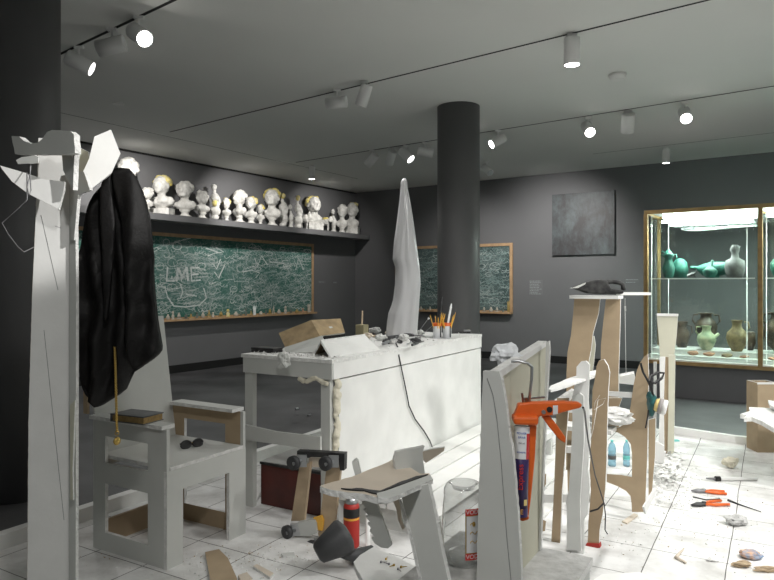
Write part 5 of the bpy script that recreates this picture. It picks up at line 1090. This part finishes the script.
# ---- water bottles under the chair
for px, lb in ((612, 'pale blue plastic water bottle under the tall chair, left of two'), (626.5, 'brighter blue plastic bottle under the tall chair, right of two')):
    P = FLR(px, 466); s = P.y / FO; root = thing('water_bottle', lb, 'bottle', P, 0, 'water bottles under the tall chair'); w_ = (3.9 if px < 620 else 3.4) * s
    bm = bmesh.new(); lathe(bm, [(w_ * .9, 0), (w_, .01), (w_, 4 * s), (w_ * .92, 5 * s), (w_, 6 * s), (w_, 12 * s), (w_ * .92, 13 * s), (w_, 14 * s), (w_, 18 * s), (w_ * .7, 22 * s), (w_ * .3, 24 * s)], 20); obj('bottle_body', bm, 'bluebot', root)
    bm = bmesh.new(); lathe(bm, [(w_ * .35, 24 * s), (w_ * .35, 26 * s)], 12); obj('cap', bm, 'cyan', root)
    bm = bmesh.new(); lathe(bm, [(w_ * 1.01, 7 * s), (w_ * 1.01, 11 * s)], 20, capb=False, capt=False); obj('bottle_label', bm, 'cyan' if px > 620 else 'greystone', root)
# ---- right stub and white glove-like board
P = FLR(762, 450); ST = thing('cardboard_post', 'short square hollow post of brown-faced drywall at the right edge', 'post', P, 0)
s = P.y / FO; w_ = 10 * s; hh_ = 68.5 * s
for nm, a in (('panel', (-w_, w_, -w_, -w_ + .012)), ('panel', (-w_, w_, w_ - .012, w_)), ('panel', (-w_, -w_ + .012, -w_ + .012, w_ - .012)), ('panel', (w_ - .012, w_, -w_ + .012, w_ - .012))):
    tbox(nm, *a, 0, hh_, ['kraft', 'gyp'], ST, [0, 0, 0, 0, 0, 1])
tbox('rim', -w_ - .004, w_ + .004, -w_ - .004, -w_, hh_ - .01, hh_ + .006, ['paperw'], ST)
WG = thing('white_board', 'broken white board with a jagged finger-like tip entering at the right edge', 'board', FLR(800, 520), 0)
slab('board', [(740, 414), (746, 412), (750, 411), (749, 407), (762, 407.5), (774, 408), (830, 410), (830, 436), (774, 428), (762, 421), (752, 417), (744, 417.5), (747, 415)], PZ(.40), .03, ('paperw', 'gyp', 'paperw'), WG, .25)
slab('upper_board', [(768, 400), (778, 401), (830, 404), (830, 412), (776, 408), (770, 405)], PZ(.44), .02, ('paperw', 'gyp', 'paperw'), WG, .25)
q = hit(815, 425, PZ(.37)); bm = bmesh.new(); bx(bm, q.x - .03, q.x + .03, q.y - .03, q.y + .03, 0, .37); obj('leg', bm, 'paper', WG, world=True)
# ---- floor litter (right)
def handtool(px, py, ang, L_, name, label, cat, mh, mj='dsteel', grp=None, spread=.02):
    root = thing(name, label, cat, FLR(px, py), R(ang), grp)
    for s in (-1, 1):
        bm = bmesh.new(); tube(bm, [(0, s * .004, .012), (L_ * .25, s * spread, .012), (L_ * .62, s * spread * 1.25, .011)], [.006, .010, .008], 8); obj('handle', bm, mh, root)
        bm = bmesh.new(); tube(bm, [(0, s * .005, .012), (-L_ * .16, s * .012, .012), (-L_ * .36, s * .004, .010)], [.010, .011, .004], 8); obj('jaw', bm, mj, root)
    bm = bmesh.new(); lathe(bm, [(.012, .001), (.012, .026)], 12); obj('pivot', bm, mj, root)
handtool(704, 493, -12, .20, 'pliers', 'grey pliers with orange handle ends, upper of two pairs on the tiles', 'pliers', 'orange', 'dsteel', 'pliers on the tiles')
handtool(704, 506, 12, .23, 'pliers', 'open pliers with orange handles and black jaws, lower of two pairs on the tiles', 'pliers', 'orange', 'dustblack', 'pliers on the tiles', .028)
bm = bmesh.new(); tube(bm, [FLR(693, 497.5) + Vector((0, 0, .004)), FLR(706, 500.5) + Vector((0, 0, .004)), FLR(720, 499.5) + Vector((0, 0, .004))], .004, 6); tag(obj('black_strip', bm, 'cableb', None, world=True), 'thin black strip between the two pairs of pliers', 'strip')
bm = bmesh.new(); tube(bm, [FLR(728, 501) + Vector((0, 0, .005)), FLR(740, 505.5) + Vector((0, 0, .005)), FLR(761, 512.5) + Vector((0, 0, .004))], [.007, .004, .002], 6); tag(obj('awl', bm, 'cableb', None, world=True), 'thin black awl on the tiles right of the pliers', 'awl')
NZ = thing('caulk_nozzle', 'white plastic tube with black knurled head lying on the tiles', 'tube', FLR(732, 481), 0)
a, b = FLR(720, 481) + Vector((0, 0, .014)), FLR(757, 481) + Vector((0, 0, .014)); c = FLR(706, 480) + Vector((0, 0, .012))
bm = bmesh.new(); tube(bm, [a, b], [.013, .011], 10); obj('tube', bm, 'paperw', NZ, world=True); bm = bmesh.new(); tube(bm, [a + Vector((-.03, 0, 0)), a], .018, 12); obj('collar', bm, 'cableb', NZ, world=True); bm = bmesh.new(); tube(bm, [c, a + Vector((-.03, 0, 0))], [.005, .009], 8); obj('nozzle', bm, 'dsteel', NZ, world=True)
tag(crumple('sponge', FLR(730, 468), (.055, .04, .04), 'foam', None, 2, .3, 3), 'beige torn sponge block on the tiles in front of the bowed edge board', 'sponge')
tag(crumple('white_clump', FLR(736, 525), (.055, .04, .025), 'dust', None, 8, .5, 3), 'crumbly pale clump on the tiles below the thin awl', 'clump')
tag(crumple('painted_shard', FLR(750, 558), (.052, .04, .018), 'paint1', None, 12, .35, 3), 'blue and orange painted shard on the tiles at lower right', 'shard')
tag(crumple('brown_shard', FLR(742, 567), (.045, .018, .014), 'kraft', None, 13, .5, 3), 'small brown torn scrap beside the painted shard', 'scrap')
tag(crumple('brown_shard', FLR(766, 572), (.055, .014, .012), 'kraft', None, 14, .5, 3), 'brown torn scrap at the lower right corner', 'scrap')
bm = bmesh.new(); tube(bm, [FLR(684, 550) + Vector((0, 0, .008)), FLR(676, 559) + Vector((0, 0, .008)), FLR(686, 564) + Vector((0, 0, .006))], [.003, .009, .005], 6); tag(obj('bent_splinter', bm, 'kraftl', None, world=True), 'V-shaped wooden splinter on the tiles', 'splinter')
tag(crumple('white_chip', FLR(713, 561), (.03, .02, .008), 'gyp', None, 15, .3, 2), 'small white chip on the joint right of the V-shaped splinter', 'chip')
bm = bmesh.new(); bx(bm, -.03, .03, -.02, .02, 0, .01); o = obj('cyan_scrap', bm, 'cyan', None); o.location = FLR(675, 441); tag(o, 'small cyan plastic scrap at the foot of the pale post', 'scrap')
def flat(name, pts, th_, mats, label, cat):
    c = FLR(sum(p[0] for p in pts) / len(pts), sum(p[1] for p in pts) / len(pts)); o = slab(name, pts, PZ(th_ + .001), th_, mats); 
    tag(o, label, cat); return o
flat('kraft_strip', [(622, 521), (634, 513), (638, 515), (627, 523)], .008, 'kraftl', 'short pale brown strip on the tiles in front of the tall chair foot', 'strip')
flat('kraft_board', [(205, 552), (219, 549), (228, 558), (237, 578), (236, 600), (214, 600)], .014, ('kraft', 'paper', 'paper'), 'brown-faced drywall piece lying on the tiles in front of the armchair', 'offcut')
flat('wood_block', [(238, 575), (247, 572), (252, 578), (242, 583)], .022, 'kraftl', 'small pale wooden block at the bottom edge by the brown board', 'block')
flat('kraft_sliver', [(253, 566), (257, 564), (274, 573), (270, 577)], .010, ('kraftl', 'gyp', 'gyp'), 'short slat on the tiles right of the small block', 'slat')
flat('kraft_sliver', [(281, 553), (294, 552), (295, 556), (283, 556)], .010, ('paper', 'gyp', 'gyp'), 'short pale slat on the tiles in front of the dolly', 'slat')
flat('plaster_sheet', [(586, 585), (602, 574), (640, 572), (664, 582), (668, 600), (590, 600)], .02, ('paperw', 'gyp', 'gyp'), 'broken white plaster sheet on the tiles at the bottom edge', 'sheet')
flat('plaster_sheet', [(257, 500), (262, 488), (257, 484), (247, 492), (246, 500)], .012, ('paperw', 'gyp', 'gyp'), 'small white sheet on the tiles by the chest', 'sheet')
# uncountable crumbs and shavings
def crumbs(name, areas, label, cat, m, seed, rmin=.002, rmax=.009):
    rnd = random.Random(seed); bm = bmesh.new()
    for (cx, cy, rx, ry, n) in areas:
        for k in range(n):
            x = rnd.gauss(cx, rx / 2); y = max(425, rnd.gauss(cy, ry / 2)); q = FLR(x, y)
            if not (-3.1 < q.dot(XT) < 3 and q.dot(UT) < 6.2): continue
            q = q; r_ = rnd.uniform(rmin, rmax)
            vs_ = [bm.verts.new(q + Vector((r_ * rnd.uniform(-1.5, 1.5), r_ * rnd.uniform(-1.5, 1.5), 0.0005 + h_ * r_))) for h_ in (0, 0, 0, 1.2)]
            for f in ((0, 1, 2), (0, 1, 3), (1, 2, 3), (0, 2, 3)): bm.faces.new([vs_[i] for i in f])
    o = obj(name, bm, m, None, world=True, autoloc=False); tag(o, label, cat, kind='stuff')
crumbs('plaster_crumbs', [(672, 475, 26, 40, 900), (700, 500, 50, 30, 160), (620, 530, 60, 30, 100), (735, 540, 60, 40, 90), (270, 560, 50, 18, 220), (200, 565, 60, 14, 120)], 'scattered white plaster crumbs on the tiles', 'crumbs', 'paperw', 1, .0015, .006)
crumbs('dark_crumbs', [(700, 520, 90, 60, 60), (640, 540, 60, 30, 25), (250, 560, 70, 20, 90), (120, 560, 60, 16, 25)], 'scattered small dark crumbs on the tiles', 'crumbs', 'kraft', 2, .001, .005)
bm = bmesh.new(); rnd = random.Random(5)
for k in range(260):
    t = rnd.random(); q = FLR(rnd.gauss(668, 9), rnd.gauss(472, 11)); hgt = max(0.0, .10 - .0022 * abs(q.x - 1.75) * 100) * rnd.random(); a = rnd.uniform(0, 6.28); L_ = rnd.uniform(.01, .035)
    d1_ = Vector((math.cos(a), math.sin(a), rnd.uniform(-.3, .6))) * L_; d2_ = Vector((-math.sin(a), math.cos(a), rnd.uniform(-.3, .6))) * L_ * .6; b0 = q + Vector((0, 0, hgt + .012))
    bm.faces.new([bm.verts.new(b0 + e) for e in (-d1_, d2_, d1_, -d2_)])
tag(obj('plastic_shavings', bm, 'paperw', None, world=True, autoloc=False), 'loose heap of white shavings on the tiles behind the tall chair foot', 'shavings', kind='stuff')
# crumbs on worktop
bm = bmesh.new(); rnd = random.Random(8)
for k in range(260):
    x = rnd.uniform(-.3, .3); y = rnd.uniform(-1.04, 1.04) if k % 2 else rnd.uniform(-1.04, -.9); q = T(-2.35 + x, 3.975 + y, .8925); r_ = rnd.uniform(.002, .011)
    vs_ = [bm.verts.new(q + Vector((r_ * rnd.uniform(-1.5, 1.5), r_ * rnd.uniform(-1.5, 1.5), h_ * r_))) for h_ in (0, 0, 0, 1.2)]
    for f in ((0, 1, 2), (0, 1, 3), (1, 2, 3), (0, 2, 3)): bm.faces.new([vs_[i] for i in f])
tag(obj('worktop_crumbs', bm, 'gyp', None, world=True, autoloc=False), 'plaster crumbs scattered over the white worktop', 'crumbs', kind='stuff')
# ------------------------------------------------------------------ camera
cam = bpy.data.cameras.new('camera'); co = bpy.data.objects.new('camera', cam); COL.objects.link(co); sc.camera = co
co.location = E0; co.rotation_euler = (math.pi / 2, 0, 0); cam.sensor_width = 36; cam.lens = FO / 774 * 36; cam.shift_y = -(290 - HY) / 774
cam.clip_start = .05
vs = sc.view_settings; vs.view_transform = 'Standard'; vs.look = 'None'; vs.gamma = 1; vs.use_curve_mapping = False; vs.exposure = 0.0
